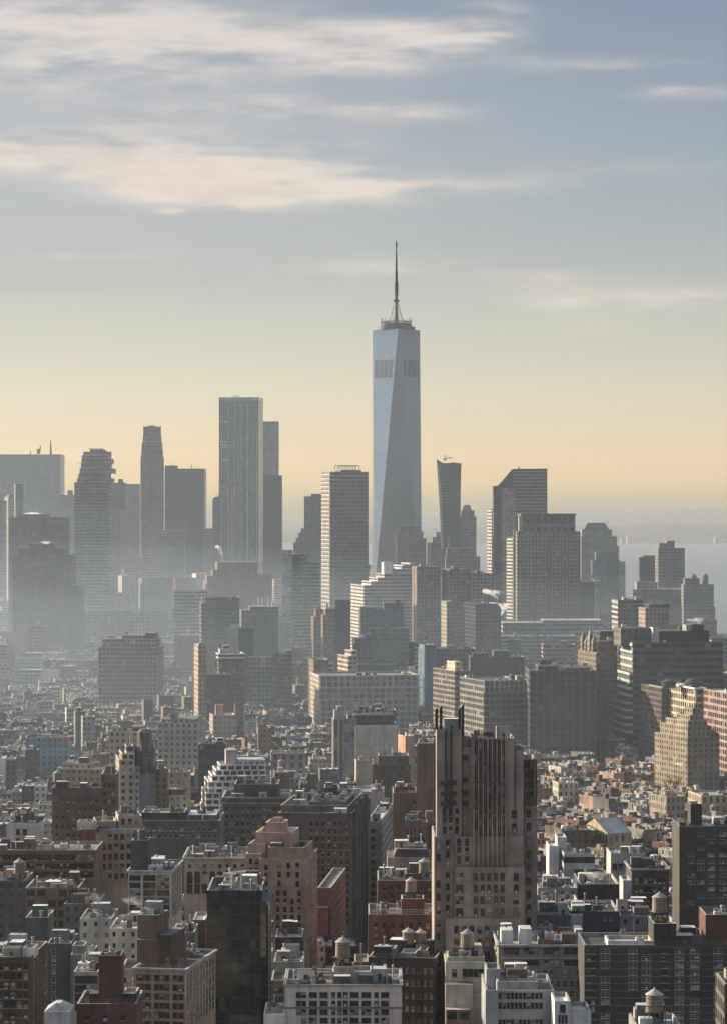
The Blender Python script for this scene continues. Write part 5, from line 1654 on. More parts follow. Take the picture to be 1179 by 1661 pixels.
b.fire_escape(676, 684, 1560, 1668); b.win('F', 615, 704, 1562, 1665, 9, 5, 1.0, 1.7); b.win('R', .1, .9, 1562, 1665, 4, 5, 1.2, 1.8); b.tier(622, 640, 1538, 5, 12, mat=wallmat('grey', 'none'), roof='white'); b.tier(648, 674, 1545, 4, 14, mat=wallmat('grey', 'none'), roof='white'); b.tier(676, 692, 1540, 6, 14, mat=wallmat('brown', 'none'))
b.finish(10); tank_on(b, 651, 'grey water tank nearest the pale tank above the near black block', v=16, s=.9); tank_on(b, 671, 'pale grey water tank with rounded cap above the near black block', v=17, s=.85)
# beige front block
b = T('apartment_building', 'beige brick apartment block with paired dark windows at the bottom edge', 750, 462, 651, 1597, col=(.56, .49, .42), win='none', L=26, roof='gravel', short='the beige front block', fh=3.2, bay=3)
for (p, w) in ((484.5, 1.2), (493, 1.2), (508, 2.0), (525.5, 2.0), (541, 1.0), (551, 1.0), (560.5, 1.2), (575, 2.2), (594, 2.2), (610, 1.1), (624, 2.0)):
    b.win('F', p - 2, p + 2, 1607, 1690, 1, 6, w, 1.45, skip=0.02)
b.band('string_course', 1633.5, 1636, plain('brown_course', (.2, .16, .13)), .25); b.band('cornice', 1596.5, 1599.5, plain('beige_coping', (.42, .38, .32)), .35)
b.tier(539, 603, 1577, 7, 18, mat=wallmat('beige', 'none'), roof='silver'); b.tier(541, 575, 1568, 8, 16, mat=wallmat('beige', 'none'), roof='white'); b.finish(12)
tank_on(b, 556, 'pale round water tank topping the beige front block', topi=2, v=12, s=1.0); 
rp = plain('planting_dark', (.04, .05, .03), .9)
b = T('apartment_building', 'low white block with flat roof left of the beige front block', 745, 428, 463, 1645, col='white', win='none', L=18, roof='silver', **NR).finish(3)
b = T('office_building', 'black clad block with a pale lower floor behind the beige front block', 930, 447, 491, 1520, col='black', win='none', L=20, roof='silver', **NR)
b.finish(2)
b = T('office_building', 'white walled low block right of the dark green glass tower', 880, 444, 492, 1560, col='pale', win='none', L=20, roof='white', **NR); b.win('F', 468, 490, 1566, 1600, 2, 2, 1.4, 1.8); b.finish(5)
b = T('apartment_building', 'dark brick block with planted roof between green glass tower and beige block', 800, 440, 470, 1590, col='dark_brown', win='none', L=18, roof='tar', **NR); b.win('F', 443, 468, 1600, 1660, 3, 4, 1.0, 1.7); b.finish(4)
b = T('apartment_building', 'tall narrow brown block standing behind the beige front block roof', 900, 575, 597, 1560, col='brown', win='none', L=16, roof='gravel', **NR)
b.block('white_duct', b.u(584), b.u(587), -1, -.05, 0, b.z(1530), plain('galvanised_unit', (0.40, 0.40, 0.40), 0.5, 0.3)); b.finish(3)
# bottom left
b = T('loft_building', 'tan brick corner loft with red brick panels and planted roof terrace', 760, 218, 301, 1570, col='tan', win='none', side=350, L=34, roof='gravel', short='the planted corner loft', **NR)
pan = wallmat('red', 'none')
for j in range(6):
    for (p0, p1) in ((222, 246), (250, 276), (280, 299)):
        y = 1580 + j * 15
        b.pblock('brick_panel', p0, p1, y, y + 11, -.1, .05, pan)
n0 = len(b.wins)
for (p0, p1, n) in ((222, 246, 2), (250, 276, 3), (280, 299, 2)):
    b.win('F', p0, p1, 1578, 1668, n, 6, 1.0, 1.5)
b.wins[n0:] = [(w[0], -.1, *w[2:]) for w in b.wins[n0:]]
b.win('R', .03, .97, 1578, 1668, 9, 6, 1.6, 2.0); b.band('cornice', 1569, 1572, plain('pale_cornice', (.42, .39, .34)), .5)
b.tier(222, 280, 1524, 8, 24, mat=wallmat('brown', 'none'), roof='brown'); b.tier(223, 258, 1484, 9, 20, mat=wallmat('brown', 'none'), roof='brown'); b.tier(258, 279, 1516, 7, 22, parapet=False, mat=wallmat('dark_brown', 'none')); b.finish(10)
b = T('apartment_building', 'dark maroon brick block with a tall chimney like stair tower', 700, 125, 222, 1628, col=(.10, .04, .038), win='none', L=20, roof='tar', short='the maroon block', **NR)
b.tier(160, 198, 1550, 2, 10, part='stair_tower', pm=plain('maroon_coping', (.2, .09, .08))); b.tier(198, 222, 1612, 4, 14, roof='white'); b.tier(144, 161, 1612, 3, 9); b.win('F', 128, 215, 1634, 1668, 3, 1, 1.1, 1.3); b.finish(5)
b = T('apartment_building', 'beige building with large grid windows behind the maroon block', 780, 120, 160, 1576, col='stone', win='none', L=22, roof='tar', **NR); b.win('F', 122, 159, 1582, 1640, 2, 4, 3.0, 2.1, skip=0); b.finish(6)
b = T('apartment_building', 'beige building with one big dark window right of the maroon stair tower', 775, 196, 222, 1572, col='stone', win='none', L=18, roof='tar', **NR); b.win('F', 198, 213, 1582, 1606, 1, 1, 2.4, 2.6, skip=0); b.finish(4)
b = T('apartment_building', 'dark brick corner block with balconies at the left edge', 800, -20, 50, 1552, col='dark_brown', win='none', side=78, L=30, roof='tar', short='the left edge brick block', **NR)
b.fire_escape(12, 24, 1562, 1668); b.win('F', -15, 48, 1560, 1668, 6, 7, 1.4, 1.8); b.win('R', .1, .9, 1560, 1668, 4, 7, 1.1, 1.9); b.tier(36, 56, 1537, 5, 13, mat=wallmat('white', 'none'), roof='white'); b.finish(7)
b = T('apartment_building', 'navy grey rendered block right of the left edge brick block', 850, 77, 116, 1530, col=(.07, .08, .09), win='none', L=20, roof='gravel', **NR); b.win('F', 84, 92, 1538, 1640, 1, 7, 1.1, 1.8, 'pale'); b.finish(5)
b = T('apartment_building', 'pale grey rendered block right of the navy block', 830, 115, 150, 1548, col='grey', win='none', L=18, roof='silver', **NR); b.tier(117, 138, 1534, 3, 12, mat=wallmat('pale', 'none'), roof='white'); b.finish(6)
b = T('roof_hut_building', 'small grey hip roofed hut building at the bottom left corner', 690, 72, 114, 1641, col='pale', win='none', L=10, roof='silver', parapet=False, **NR)
b.tier(72.5, 113.5, 1630, .2, 9.8, bot=1641, mat=roof_mat('silver'), parapet=False, part='hip_roof', taper=2.2); b.finish()
b = T('apartment_building', 'dark blue grey cube building behind the navy block', 940, 42, 79, 1488, col=(.08, .09, .095), win='none', L=18, roof='silver', **NR).finish(3)
b = T('apartment_building', 'red brick block with white parapet left of the dark green glass tower', 900, 313, 334, 1492, col='red', win='none', L=18, roof='white', **NR).finish(3)
b = T('apartment_building', 'low grey shop block behind the planted corner loft', 880, 280, 316, 1512, col='grey', win='none', L=20, roof='tar', **NR).finish(6)
b = T('apartment_building', 'pale long roofed low building before the tan brick block', 980, 104, 160, 1466, col='dark_grey', win='small', L=26, roof='silver', **NR).finish(7)
b = T('apartment_building', 'greenish white low building with roof court near the white loft foot', 930, 130, 182, 1490, col='greygreen', win='small', L=24, roof='white', **NR).finish(8)
b = T('apartment_building', 'cream low building with steaming roof below the white loft', 900, 178, 224, 1506, col='cream', win='small', L=24, roof='white', short='the cream steaming roof', **NR).finish(8)
b = T('apartment_building', 'grey wide block at the left edge with a white roof tank', 1020, -20, 42, 1428, col='dark_grey', win='small', L=24, roof='gravel', **NR).finish(5)
tank_on(b, 30, 'white cylinder water tank on the grey wide block at the left edge', v=4, s=1.0)
b = T('loft_building', 'brown low loft with red gabled roof hut left of the tan brick block', 990, 42, 128, 1440, col='brown', win='loft', L=24, roof='brown', **NR).finish(6)
# bottom middle and right
b = T('apartment_building', 'yellowish stepped building with a round tank at the ribbed tower foot', 840, 722, 786, 1560, col='cream', win='none', side=None, L=22, roof='gravel', short='the yellowish stepped building', fh=3.2, bay=3)
b.tier(725, 786, 1552, 2, 14, parapet=True); b.win('F', 732, 784, 1566, 1590, 6, 1, 1.4, 2.2); b.pblock('terrace', 721, 765, 1592, 1800, -6, -.05, b.mat, roof_mat('gravel')); b.pblock('terrace', 765.2, 788, 1612, 1800, -4, -.06, b.mat, roof_mat('white')); b.pblock('terrace', 722, 760, 1628, 1800, -10, -6.1, wallmat('brown', 'loft'), roof_mat('silver')); b.finish(5)
tank_on(b, 759, 'tall pale water tank on the yellowish stepped building', topi=1, s=1.0)
b = T('loft_building', 'long grey green loft with pale piers and white roof tanks', 830, 808, 946, 1534, col=(.29, .285, .25), win='none', L=30, roof='silver', short='the grey green loft', **NR)
for j, (y, hh, w, n) in enumerate(((1543, 1.9, 4.3, 4), (1562, 1.6, 4.3, 4), (1578, 1.9, 1.4, 12), (1596, 1.9, 1.4, 12), (1612, 1.9, 1.4, 12), (1628, 1.9, 1.4, 12), (1645, 1.9, 1.4, 12))):
    b.win('F', 812, 943, y - 6, y + 6, n, 1, w, hh, 'dark' if j < 2 else 'pale', skip=.05)
b.band('string_course', 1553, 1555, plain('pale_cornice', (.42, .39, .34)), .3); b.band('cornice', 1532, 1535.5, plain('beige_coping', (.42, .38, .32)), .5)
b.tier(812, 832, 1509, 4, 12, mat=plain('white_tank_clad', (.62, .62, .60), .5), roof='white', parapet=False); b.tier(842, 862, 1507, 4, 12, mat=plain('white_tank_clad', (.62, .62, .60), .5), roof='white', parapet=False)
b.tier(872, 934, 1524, 8, 24, mat=wallmat('brown', 'none'), roof='brown'); b.tier(932, 945, 1508, 5, 14, mat=wallmat('pale', 'none'), roof='white')
mb = MB(); mb.cyl(b.u(822), 6, 1.6, 1.6, b.z(1504), b.z(1502), plain('white_tank_clad', (.62, .62, .60), .5), 12); mb.cyl(b.u(822), 6, .3, .3, b.z(1509), b.z(1504), STEEL, 6); b.part('dish', mb); b.finish(8)
b = T('office_building', 'blue grey panelled building with ribbon windows at the bottom edge', 730, 787, 898, 1606, col=(.30, .315, .325), win='none', L=26, roof='gravel', short='the blue grey panelled building', **NR)
b.win('F', 807, 880, 1609, 1622, 11, 1, .75, 1.6, skip=0); b.win('F', 807, 880, 1625, 1638, 11, 1, .75, 1.6, skip=0); b.win('F', 807, 880, 1652, 1666, 11, 1, .75, 1.6, skip=0)
b.tier(805, 872, 1592, 3, 20, mat=wallmat((.30, .315, .325), 'none'), roof='silver', parapet=True); b.tier(787.5, 812, 1572, 9, 20, mat=wallmat((.30, .315, .325), 'none'), roof='gravel'); b.finish(9)
b = T('office_building', 'small white building with a square window at the bottom edge', 715, 899, 925, 1624, col='white', win='none', L=14, roof='white', **NR); b.win('F', 904, 920, 1630, 1642, 1, 1, 1.3, 1.9, skip=0); b.win('F', 904, 920, 1646, 1660, 3, 1, .6, 2, skip=0); b.finish(3)
b = T('office_building', 'low white flat roofed annex beside the small white building', 718, 925, 958, 1640, col='white', win='none', L=14, roof='silver', **NR).finish(4)
# dark red banded slab
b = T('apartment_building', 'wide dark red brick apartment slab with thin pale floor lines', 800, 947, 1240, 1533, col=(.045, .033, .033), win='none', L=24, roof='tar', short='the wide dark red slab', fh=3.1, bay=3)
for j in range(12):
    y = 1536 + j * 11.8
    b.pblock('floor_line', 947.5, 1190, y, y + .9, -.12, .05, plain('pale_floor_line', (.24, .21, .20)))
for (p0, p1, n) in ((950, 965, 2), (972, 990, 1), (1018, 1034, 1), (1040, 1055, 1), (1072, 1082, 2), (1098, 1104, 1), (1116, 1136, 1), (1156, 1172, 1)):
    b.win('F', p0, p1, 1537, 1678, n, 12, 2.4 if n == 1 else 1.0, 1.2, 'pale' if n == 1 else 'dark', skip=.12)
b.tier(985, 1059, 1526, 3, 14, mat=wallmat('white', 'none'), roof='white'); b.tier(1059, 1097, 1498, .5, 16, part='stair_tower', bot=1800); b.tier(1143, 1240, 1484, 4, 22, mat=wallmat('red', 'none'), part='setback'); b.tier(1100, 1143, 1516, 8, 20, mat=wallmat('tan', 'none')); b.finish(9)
tank_on(b, 1074, 'cream water tank lit from its side on the dark red stair tower', topi=2, s=1.05)
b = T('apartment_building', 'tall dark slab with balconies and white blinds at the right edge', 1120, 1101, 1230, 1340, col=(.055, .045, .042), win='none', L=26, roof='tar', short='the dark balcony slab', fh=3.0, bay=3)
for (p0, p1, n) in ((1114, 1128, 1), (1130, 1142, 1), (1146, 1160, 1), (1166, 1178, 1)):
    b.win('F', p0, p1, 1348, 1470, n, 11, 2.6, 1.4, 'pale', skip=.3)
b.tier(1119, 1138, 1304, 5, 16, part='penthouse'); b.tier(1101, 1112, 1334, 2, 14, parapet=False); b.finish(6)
for j in range(8):
    pass
b = T('apartment_building', 'brown brick block with a corniced roof and regular windows below the pale arched building', 1060, 1024, 1084, 1410, col=(.085, .062, .055), win='none', L=24, roof='tar', short='the corniced brown block', **NR)
b.fire_escape(1046, 1053, 1424, 1500); b.win('F', 1028, 1080, 1422, 1505, 7, 6, 1.1, 2.0); b.band('cornice', 1409, 1412, plain('grey_cornice', (.24, .23, .22)), .6); b.finish(6)
b = T('office_building', 'pale grey building with three arched windows and long attic', 1180, 990, 1046, 1384, col='pale', win='none', L=22, roof='silver', short='the pale arched building', **NR)
b.win('F', 992, 1020, 1400, 1412, 3, 1, 1.8, 2.6, skip=0); b.finish(5)
b = T('office_building', 'narrow pale slab standing in front of the pale arched building', 1030, 1010, 1024, 1428, col='pale', win='none', side=1004, L=14, roof='white', **NR).finish(2)
b = T('office_building', 'dark low wide shed roof with steam beside the ribbed tower', 1000, 940, 1004, 1434, col='black', win='none', L=30, roof='tar', short='the steaming dark shed', **NR).finish(6)
b = T('office_building', 'white walled building with blank tall side right of the ribbed tower', 1230, 890, 906, 1372, col='white', win='none', side=None, L=20, roof='white', short='the white blank wall', **NR)
b.tier(903, 919, 1358, 3, 18, bot=1600, mat=wallmat('white', 'none')); b.finish(3)
b = T('office_building', 'long bluish low building right of the white blank wall', 1215, 914, 964, 1385, col=(.30, .32, .34), win='bands', L=22, roof='silver', fh=5, bay=4).finish(5)
b = T('loft_building', 'long tan brick building with thin dark cornice above the bluish low building', 1400, 912, 967, 1348, col='brown', win='small', th=R(6), L=24, roof='gravel', **NR)
b.band('cornice', 1347, 1349.5, plain('dark_cornice', (.12, .10, .095)), .6); b.finish(5)
b = T('office_building', 'pale green roofed low building at the ribbed tower right foot', 990, 872, 936, 1440, col='greygreen', win='small', L=24, roof='silver', **NR).finish(9)
b = T('office_building', 'green black low glass building below the green roofed low building', 940, 870, 940, 1466, col=(.06, .075, .075), win='loft', L=22, roof='gravel', **NR).finish(6)
b = T('apartment_building', 'dark grey block with white sills right of the ribbed tower foot', 880, 867, 925, 1484, col='dark_grey', win='none', L=24, roof='tar', **NR); b.win('F', 873, 890, 1490, 1520, 2, 2, 1.0, 1.7, 'pale'); b.band('string_course', 1503, 1505.5, plain('pale_cornice', (.42, .39, .34)), .25); b.finish(5)
b = T('apartment_building', 'dark grey block with a tan roof hut right of the white silled block', 890, 924, 1004, 1478, col='black', win='none', L=26, roof='tar', **NR); b.win('F', 975, 996, 1484, 1496, 2, 1, .9, 1.0, 'pale'); b.pblock('bulkhead', 924, 943, 1482, 1508, -3, -.05, wallmat('pale', 'none'), roof_mat('silver')); b.finish(6)
b = T('apartment_building', 'white roofed cluttered low block left of the red stair tower', 900, 1004, 1062, 1486, col='grey', win='small', L=26, roof='white', **NR).finish(9)
b = T('loft_building', 'yellow cream block with columned front at the right edge', 1560, 1137, 1200, 1290, col='yellow', win='thin', th=R(8), L=28, roof='silver', short='the columned cream block', fh=5, bay=3.4).finish(3)
b = T('apartment_building', 'low tan row block with many small front windows near the village roofs', 1560, 1080, 1110, 1292, col='tan', win='thin', side=None, th=R(20), L=20, roof='silver', fh=4, bay=2.6).finish(3)
b = T('apartment_building', 'cream windowed row block above the village roofs by the ribbed tower', 1660, 905, 938, 1270, col='cream', win='thin', th=R(8), L=16, roof='gravel', fh=4, bay=2.6).finish(3)
b = T('apartment_building', 'roof of a near building with a railed deck at the bottom right', 620, 1030, 1104, 1664, col='grey', win='none', L=16, roof='silver', short='the near railed deck', **NR)
mb = MB()
for z in (.5, 1.3, 2.1, 4.6):
    mb.bar((b.u(1046), 2, b.zt - 1 + z), (b.u(1090), 2, b.zt - 1 + z), .08, STEEL, 4)
for p in (1046, 1054, 1062, 1071, 1080, 1090):
    mb.bar((b.u(p), 2, b.zt - 1), (b.u(p), 2, b.zt + 3.7), .09, STEEL, 4)
b.part('railing', mb); b.pblock('parapet_unit', 1037, 1058, 1652, 1664, 1, 4, wallmat('white', 'none')); b.finish(3)
tank_on(b, 1066, 'dark water tank inside a black steel frame at the bottom right', v=7, s=.95)
b = T('apartment_building', 'slice of a near building with pale frames at the bottom right edge', 640, 1174, 1230, 1596, col='dark_brown', win='grid', L=16, roof='silver', **NR).finish(2)
# ------------------------------------------------------------------ ground, water, hills
def sheet(name, pts, z, m, kind='structure'):
    mb = MB()
    mb.quad([(x, y, z) for x, y in pts], m)
    o = mb.build(name)
    o['kind'] = kind
    return o


asph = plain('street_asphalt', (.05, .05, .052), .85, rand=0)
shore = [(-6000, -2500), (3000, -2500), (1500, 1800), (640, 3300), (500, 4150), (330, 4900), (150, 5400), (-6000, 5400)]
sheet('ground', shore, 0.0, asph)
wm, Tn, bs = new_mat('bay_water')
bs.inputs['Base Color'].default_value = (.035, .045, .05, 1)
bs.inputs['Roughness'].default_value = .28
tc = Tn.new('ShaderNodeTexCoord')
nz = Tn.noise(tc.outputs['Object'], .012, 6.0, .65)
bp = Tn.new('ShaderNodeBump')
bp.inputs['Strength'].default_value = .35
bp.inputs['Distance'].default_value = 6.0
Tn.l.new(nz, bp.inputs['Height'])
Tn.l.new(bp.outputs[0], bs.inputs['Normal'])
sheet('water', [(-11000, -2600), (11000, -2600), (11000, 25500), (-11000, 25500)], -2.5, wm)


def hills(name, y0, depth, prof, col, seed):
    """a ridge: prof = (photo x, photo y of its crest)"""
    r_ = np.random.RandomState(seed)
    xs = np.linspace(-260, 1440, 240)
    crest = np.interp(xs, [p[0] for p in prof], [p[1] for p in prof])
    n = np.zeros_like(xs)
    for k in range(1, 9):
        n += np.interp(xs, np.linspace(-260, 1440, 6 * 2 ** (k // 2) + 3), r_.uniform(-1, 1, 6 * 2 ** (k // 2) + 3)) * 1.2 / k
    zc = np.maximum(H - (crest - n - HY) / F * (y0 + depth * .5), 6)
    rows = [(0, -3.0, 0.0), (.12, None, .35), (.3, None, .75), (.5, None, 1.0), (.8, None, .6), (1, -3.0, 0)]
    v, f = [], []
    for (t, z, k) in rows:
        Y = y0 + depth * t
        for i, px in enumerate(xs):
            v.append((X(px, y0 + depth * .5) * (1 + .0 * t), Y, z if z is not None else zc[i] * k * (1 + .12 * r_.uniform(-1, 1) * (k < 1))))
    nx = len(xs)
    for a in range(len(rows) - 1):
        for i in range(nx - 1):
            f.append((a * nx + i, a * nx + i + 1, (a + 1) * nx + i + 1, (a + 1) * nx + i))
    me = bpy.data.meshes.new(name)
    me.from_pydata(v, [], f)
    me.materials.append(col)
    me.polygons.foreach_set('use_smooth', [True] * len(f))
    o = link(name, me)
    o['kind'] = 'structure'
    return o


hm = plain('far_wooded_land', (.045, .05, .045), .95, rand=0)
hills('hills', 20500, 3500, [(-260, 842), (460, 842), (640, 838), (760, 836), (900, 832), (960, 833), (1060, 828), (1120, 825), (1180, 824), (1440, 820)], hm, 3)
hills('far_shore', 16500, 1400, [(-260, 862), (460, 858), (700, 856), (850, 855), (1000, 853), (1100, 850), (1440, 848)], hm, 5)
# white works on the far shore
for k, (px, py, w, h) in enumerate(((1019, 857, 24, 34), (1008, 859, 16, 22), (1160, 857, 22, 28))):
    mb = MB()
    Y = 16300
    x = X(px, Y)
    mb.cyl(x, Y, w / 2, w / 2, -2, h, plain('white_storage', (.42, .41, .39), .7, rand=0), 16)
    mb.cyl(x, Y, w / 2, w / 4, h, h + 4, plain('white_storage', (.42, .41, .39), .7, rand=0), 16, cap=False)
    tag(mb.build('storage_tank'), ['tallest pale storage tank on the far shore beyond the bay', 'smaller pale storage tank close to the tallest one', 'pale storage tank alone at the right end of the far shore'][k], 'storage tank')
# a ship out on the bay
ship = link('cargo_ship', None, None, (X(886, 11500), 11500, -2.5))
tag(ship, 'dark cargo ship lying alone out on the pale bay', 'ship')
mb = MB()
hp = [(-60, -9), (45, -9), (66, 0), (45, 9), (-60, 9)]
mb.prism([(x * .92, y * .8) for x, y in hp], -1, 11, plain('ship_hull', (.05, .035, .035), .6), None, 5, 4, hp)
mb.build('hull', ship)
mb = MB(); mb.box(-56, -38, -7, 7, 11.02, 30, plain('ship_white', (.55, .54, .5), .6), fh=3, bay=3); mb.cyl(-42, 0, 2, 1.6, 30, 37, STEEL, 8); mb.build('bridge_house', ship)
for i in range(5):
    mb = MB(); mb.box(-32 + i * 15, -20 + i * 15, -7, 7, 11.02, 17 + (i % 3) * 3, plain('cargo_stack', (.12, .07, .05), .8)); mb.build('cargo_stack', ship)
mb = MB()
wk = plain('foam', (.62, .62, .6), .7, rand=0)
for (pa, pb, y, wd) in ((868, 878, 12400, 26), (1158, 1200, 6500, 9)):
    mb.quad([(X(pa, y), y, -2.3), (X(pb, y), y - 60, -2.3), (X(pb, y), y - 60 + wd, -2.3), (X(pa, y), y + wd, -2.3)], wk)
o = mb.build('water_wake'); o['kind'] = 'structure'

# ------------------------------------------------------------------ the low city between
hx = np.array([[h.X0, h.Y, h.c, h.s, h.W, h.L] for h in HEROES])


def clear_of(pts, mg=1.5):
    for (x, y) in pts:
        dx, dy = x - hx[:, 0], y - hx[:, 1]
        u = dx * hx[:, 2] + dy * hx[:, 3]
        v = -dx * hx[:, 3] + dy * hx[:, 2]
        if np.any((u > -mg) & (u < hx[:, 4] + mg) & (v > -mg - 3) & (v < hx[:, 5] + mg)):
            return False
    return True


class Lot:
    pass


lots = []
PAL = {
    'village': ['red', 'brown', 'brown', 'brown', 'dark_brown', 'red', 'dark_brown', 'dark_grey', 'grey', 'orange', 'stone', 'grey', 'red', 'pale'],
    'mixed': ['brown', 'tan', 'grey', 'dark_brown', 'red', 'stone', 'pale', 'stone', 'dark_grey', 'dark_brown', 'white', 'brown'],
    'loft': ['stone', 'brown', 'brown', 'grey', 'tan', 'dark_grey', 'dark_grey', 'dark_brown', 'grey', 'greygreen', 'red', 'pale']}
ROOFS = ['tar', 'tar', 'gravel', 'silver', 'silver', 'silver', 'silver', 'white', 'brown', 'white', 'white']
WINS = {'village': ['thin', 'small', 'thin', 'small', 'none'], 'mixed': ['punched', 'small', 'small', 'small', 'none'], 'loft': ['loft', 'small', 'punched', 'small', 'bands', 'none']}


def zone(phi, x0, x1, y0, y1, test, pal, wmin, wmax, hmin, hmax, tall, tallh, bw=90, bd=62, st=16, rear=9):
    """rows of lots along streets turned by phi"""
    c, s = math.cos(phi), math.sin(phi)
    cx, cyy = (x0 + x1) / 2, (y0 + y1) / 2
    R0 = math.hypot(x1 - x0, y1 - y0) / 2 + 50
    v = -R0
    while v < R0:
        u = -R0 + rnd.uniform(-30, 0)
        while u < R0:
            for row in (0, 1):
                dep = (bd - rear) / 2
                uu = u
                hb = rnd.uniform(hmin, hmax)
                while uu < u + bw - 4:
                    w = min(rnd.uniform(wmin, wmax), u + bw - uu)
                    if w < 4:
                        break
                    d = dep * rnd.uniform(.72, 1.0)
                    va = v if row == 0 else v + bd - d
                    q = [(uu + .05, va), (uu + w - .05, va), (uu + w - .05, va + d), (uu + .05, va + d)]
                    P = [(cx + a * c - b_ * s, cyy + a * s + b_ * c) for a, b_ in q]
                    mx, my = sum(p[0] for p in P) / 4, sum(p[1] for p in P) / 4
                    if y0 < my < y1:
                        px = PX(mx, my)
                        if -330 < px < 1510 and test(px, my):
                            hh = hb + rnd.uniform(-2.5, 2.5) if rnd.random() > tall else rnd.uniform(*tallh)
                            if clear_of(P + [(mx, my)]):
                                L_ = Lot()
                                L_.x, L_.y = P[0]
                                L_.phi, L_.w, L_.d, L_.h = phi, w - .1, d, max(7.0, hh)
                                L_.P = P
                                L_.mx, L_.my = mx, my
                                L_.col = rnd.choice(PAL[pal]); L_.win = rnd.choice(WINS[pal]); L_.roof = rnd.choice(ROOFS)
                                lots.append(L_)
                    uu += w
            u += bw + st
        v += bd + st


Rr = math.radians
vil = lambda px, y: px > 640 + (y - 1000) * .12
zone(Rr(27), -100, 560, 1010, 1880, lambda px, y: px > 830 and not (y < 1100 and 1250 > px > 1050), 'village', 4.5, 8, 9, 14, .0, (18, 24), 74, 46, 12, 8)
zone(Rr(4), -420, 160, 960, 1900, lambda px, y: px <= 830 and not (y < 1200 and 590 < px < 720), 'mixed', 5, 12, 11, 20, .06, (24, 33), 90, 52, 14, 7)
zone(Rr(9), -560, 560, 1900, 2700, lambda px, y: True, 'loft', 5, 13, 12, 21, .035, (26, 36), 92, 52, 14, 8)
zone(Rr(-5), -600, 700, 2700, 3600, lambda px, y: px < 1165 and (px < 1000 or y < 3400), 'loft', 12, 30, 16, 36, .10, (40, 60), 110, 66)
zone(Rr(14), -700, 700, 3600, 5150, lambda px, y: px < 1000 and y < 5000, 'loft', 18, 42, 25, 55, .2, (60, 90), 120, 70)
zone(Rr(3), -200, 200, 640, 960, lambda px, y: True, 'mixed', 8, 18, 10, 16, .0, (20, 22), 100, 60)
zone(Rr(4), -60, 10, 1000, 1560, lambda px, y: False, 'mixed', 8, 18, 10, 16, .0, (20, 22))


# how much of each one the view shows (photo-pixel buffer, near to far)
BW_, BH_ = 1179, 1661
buf = np.zeros((BH_, BW_), dtype=bool)
ents = []
for h in HEROES:
    for t in h.tops:
        cs = [h.world(u, v) for u in t[:2] for v in t[2:4]]
        ents.append((min(c[1] for c in cs), min(PX(*c) for c in cs), max(PX(*c) for c in cs), PY(t[4], h.Y), None))
    if not h.tops:
        ents.append((h.Y, h.a, h.b, h.top if h.top < 1029 else 533, None))
for L_ in lots:
    pxs = [PX(*p) for p in L_.P]
    ents.append((min(p[1] for p in L_.P), min(pxs), max(pxs), PY(L_.h, L_.my), L_))
ents.sort(key=lambda e: e[0])
for (y, a, b_, top, L_) in ents:
    x0, x1 = int(max(0, round(a))), int(min(BW_, round(b_)))
    r0, r1 = int(max(0, round(top))), int(min(BH_, PY(0, max(y, 300))))
    if x1 <= x0 or r1 <= r0:
        if L_ is not None:
            L_.vis = -1
        continue
    view = buf[r0:r1, x0:x1]
    if L_ is not None:
        L_.vis = int(view.size - view.sum())
        L_.bx = (x0 + x1) / 2
        ys = np.where(~view.all(axis=1))[0]
        L_.by = r0 + (float(ys[0]) if len(ys) else 0)
    view[:] = True
lots = [L_ for L_ in lots if L_.vis != 0 or rnd.random() < .25]
lots.sort(key=lambda l: -l.vis)
N_SINGLE = max(60, 290 - len(HEROES))


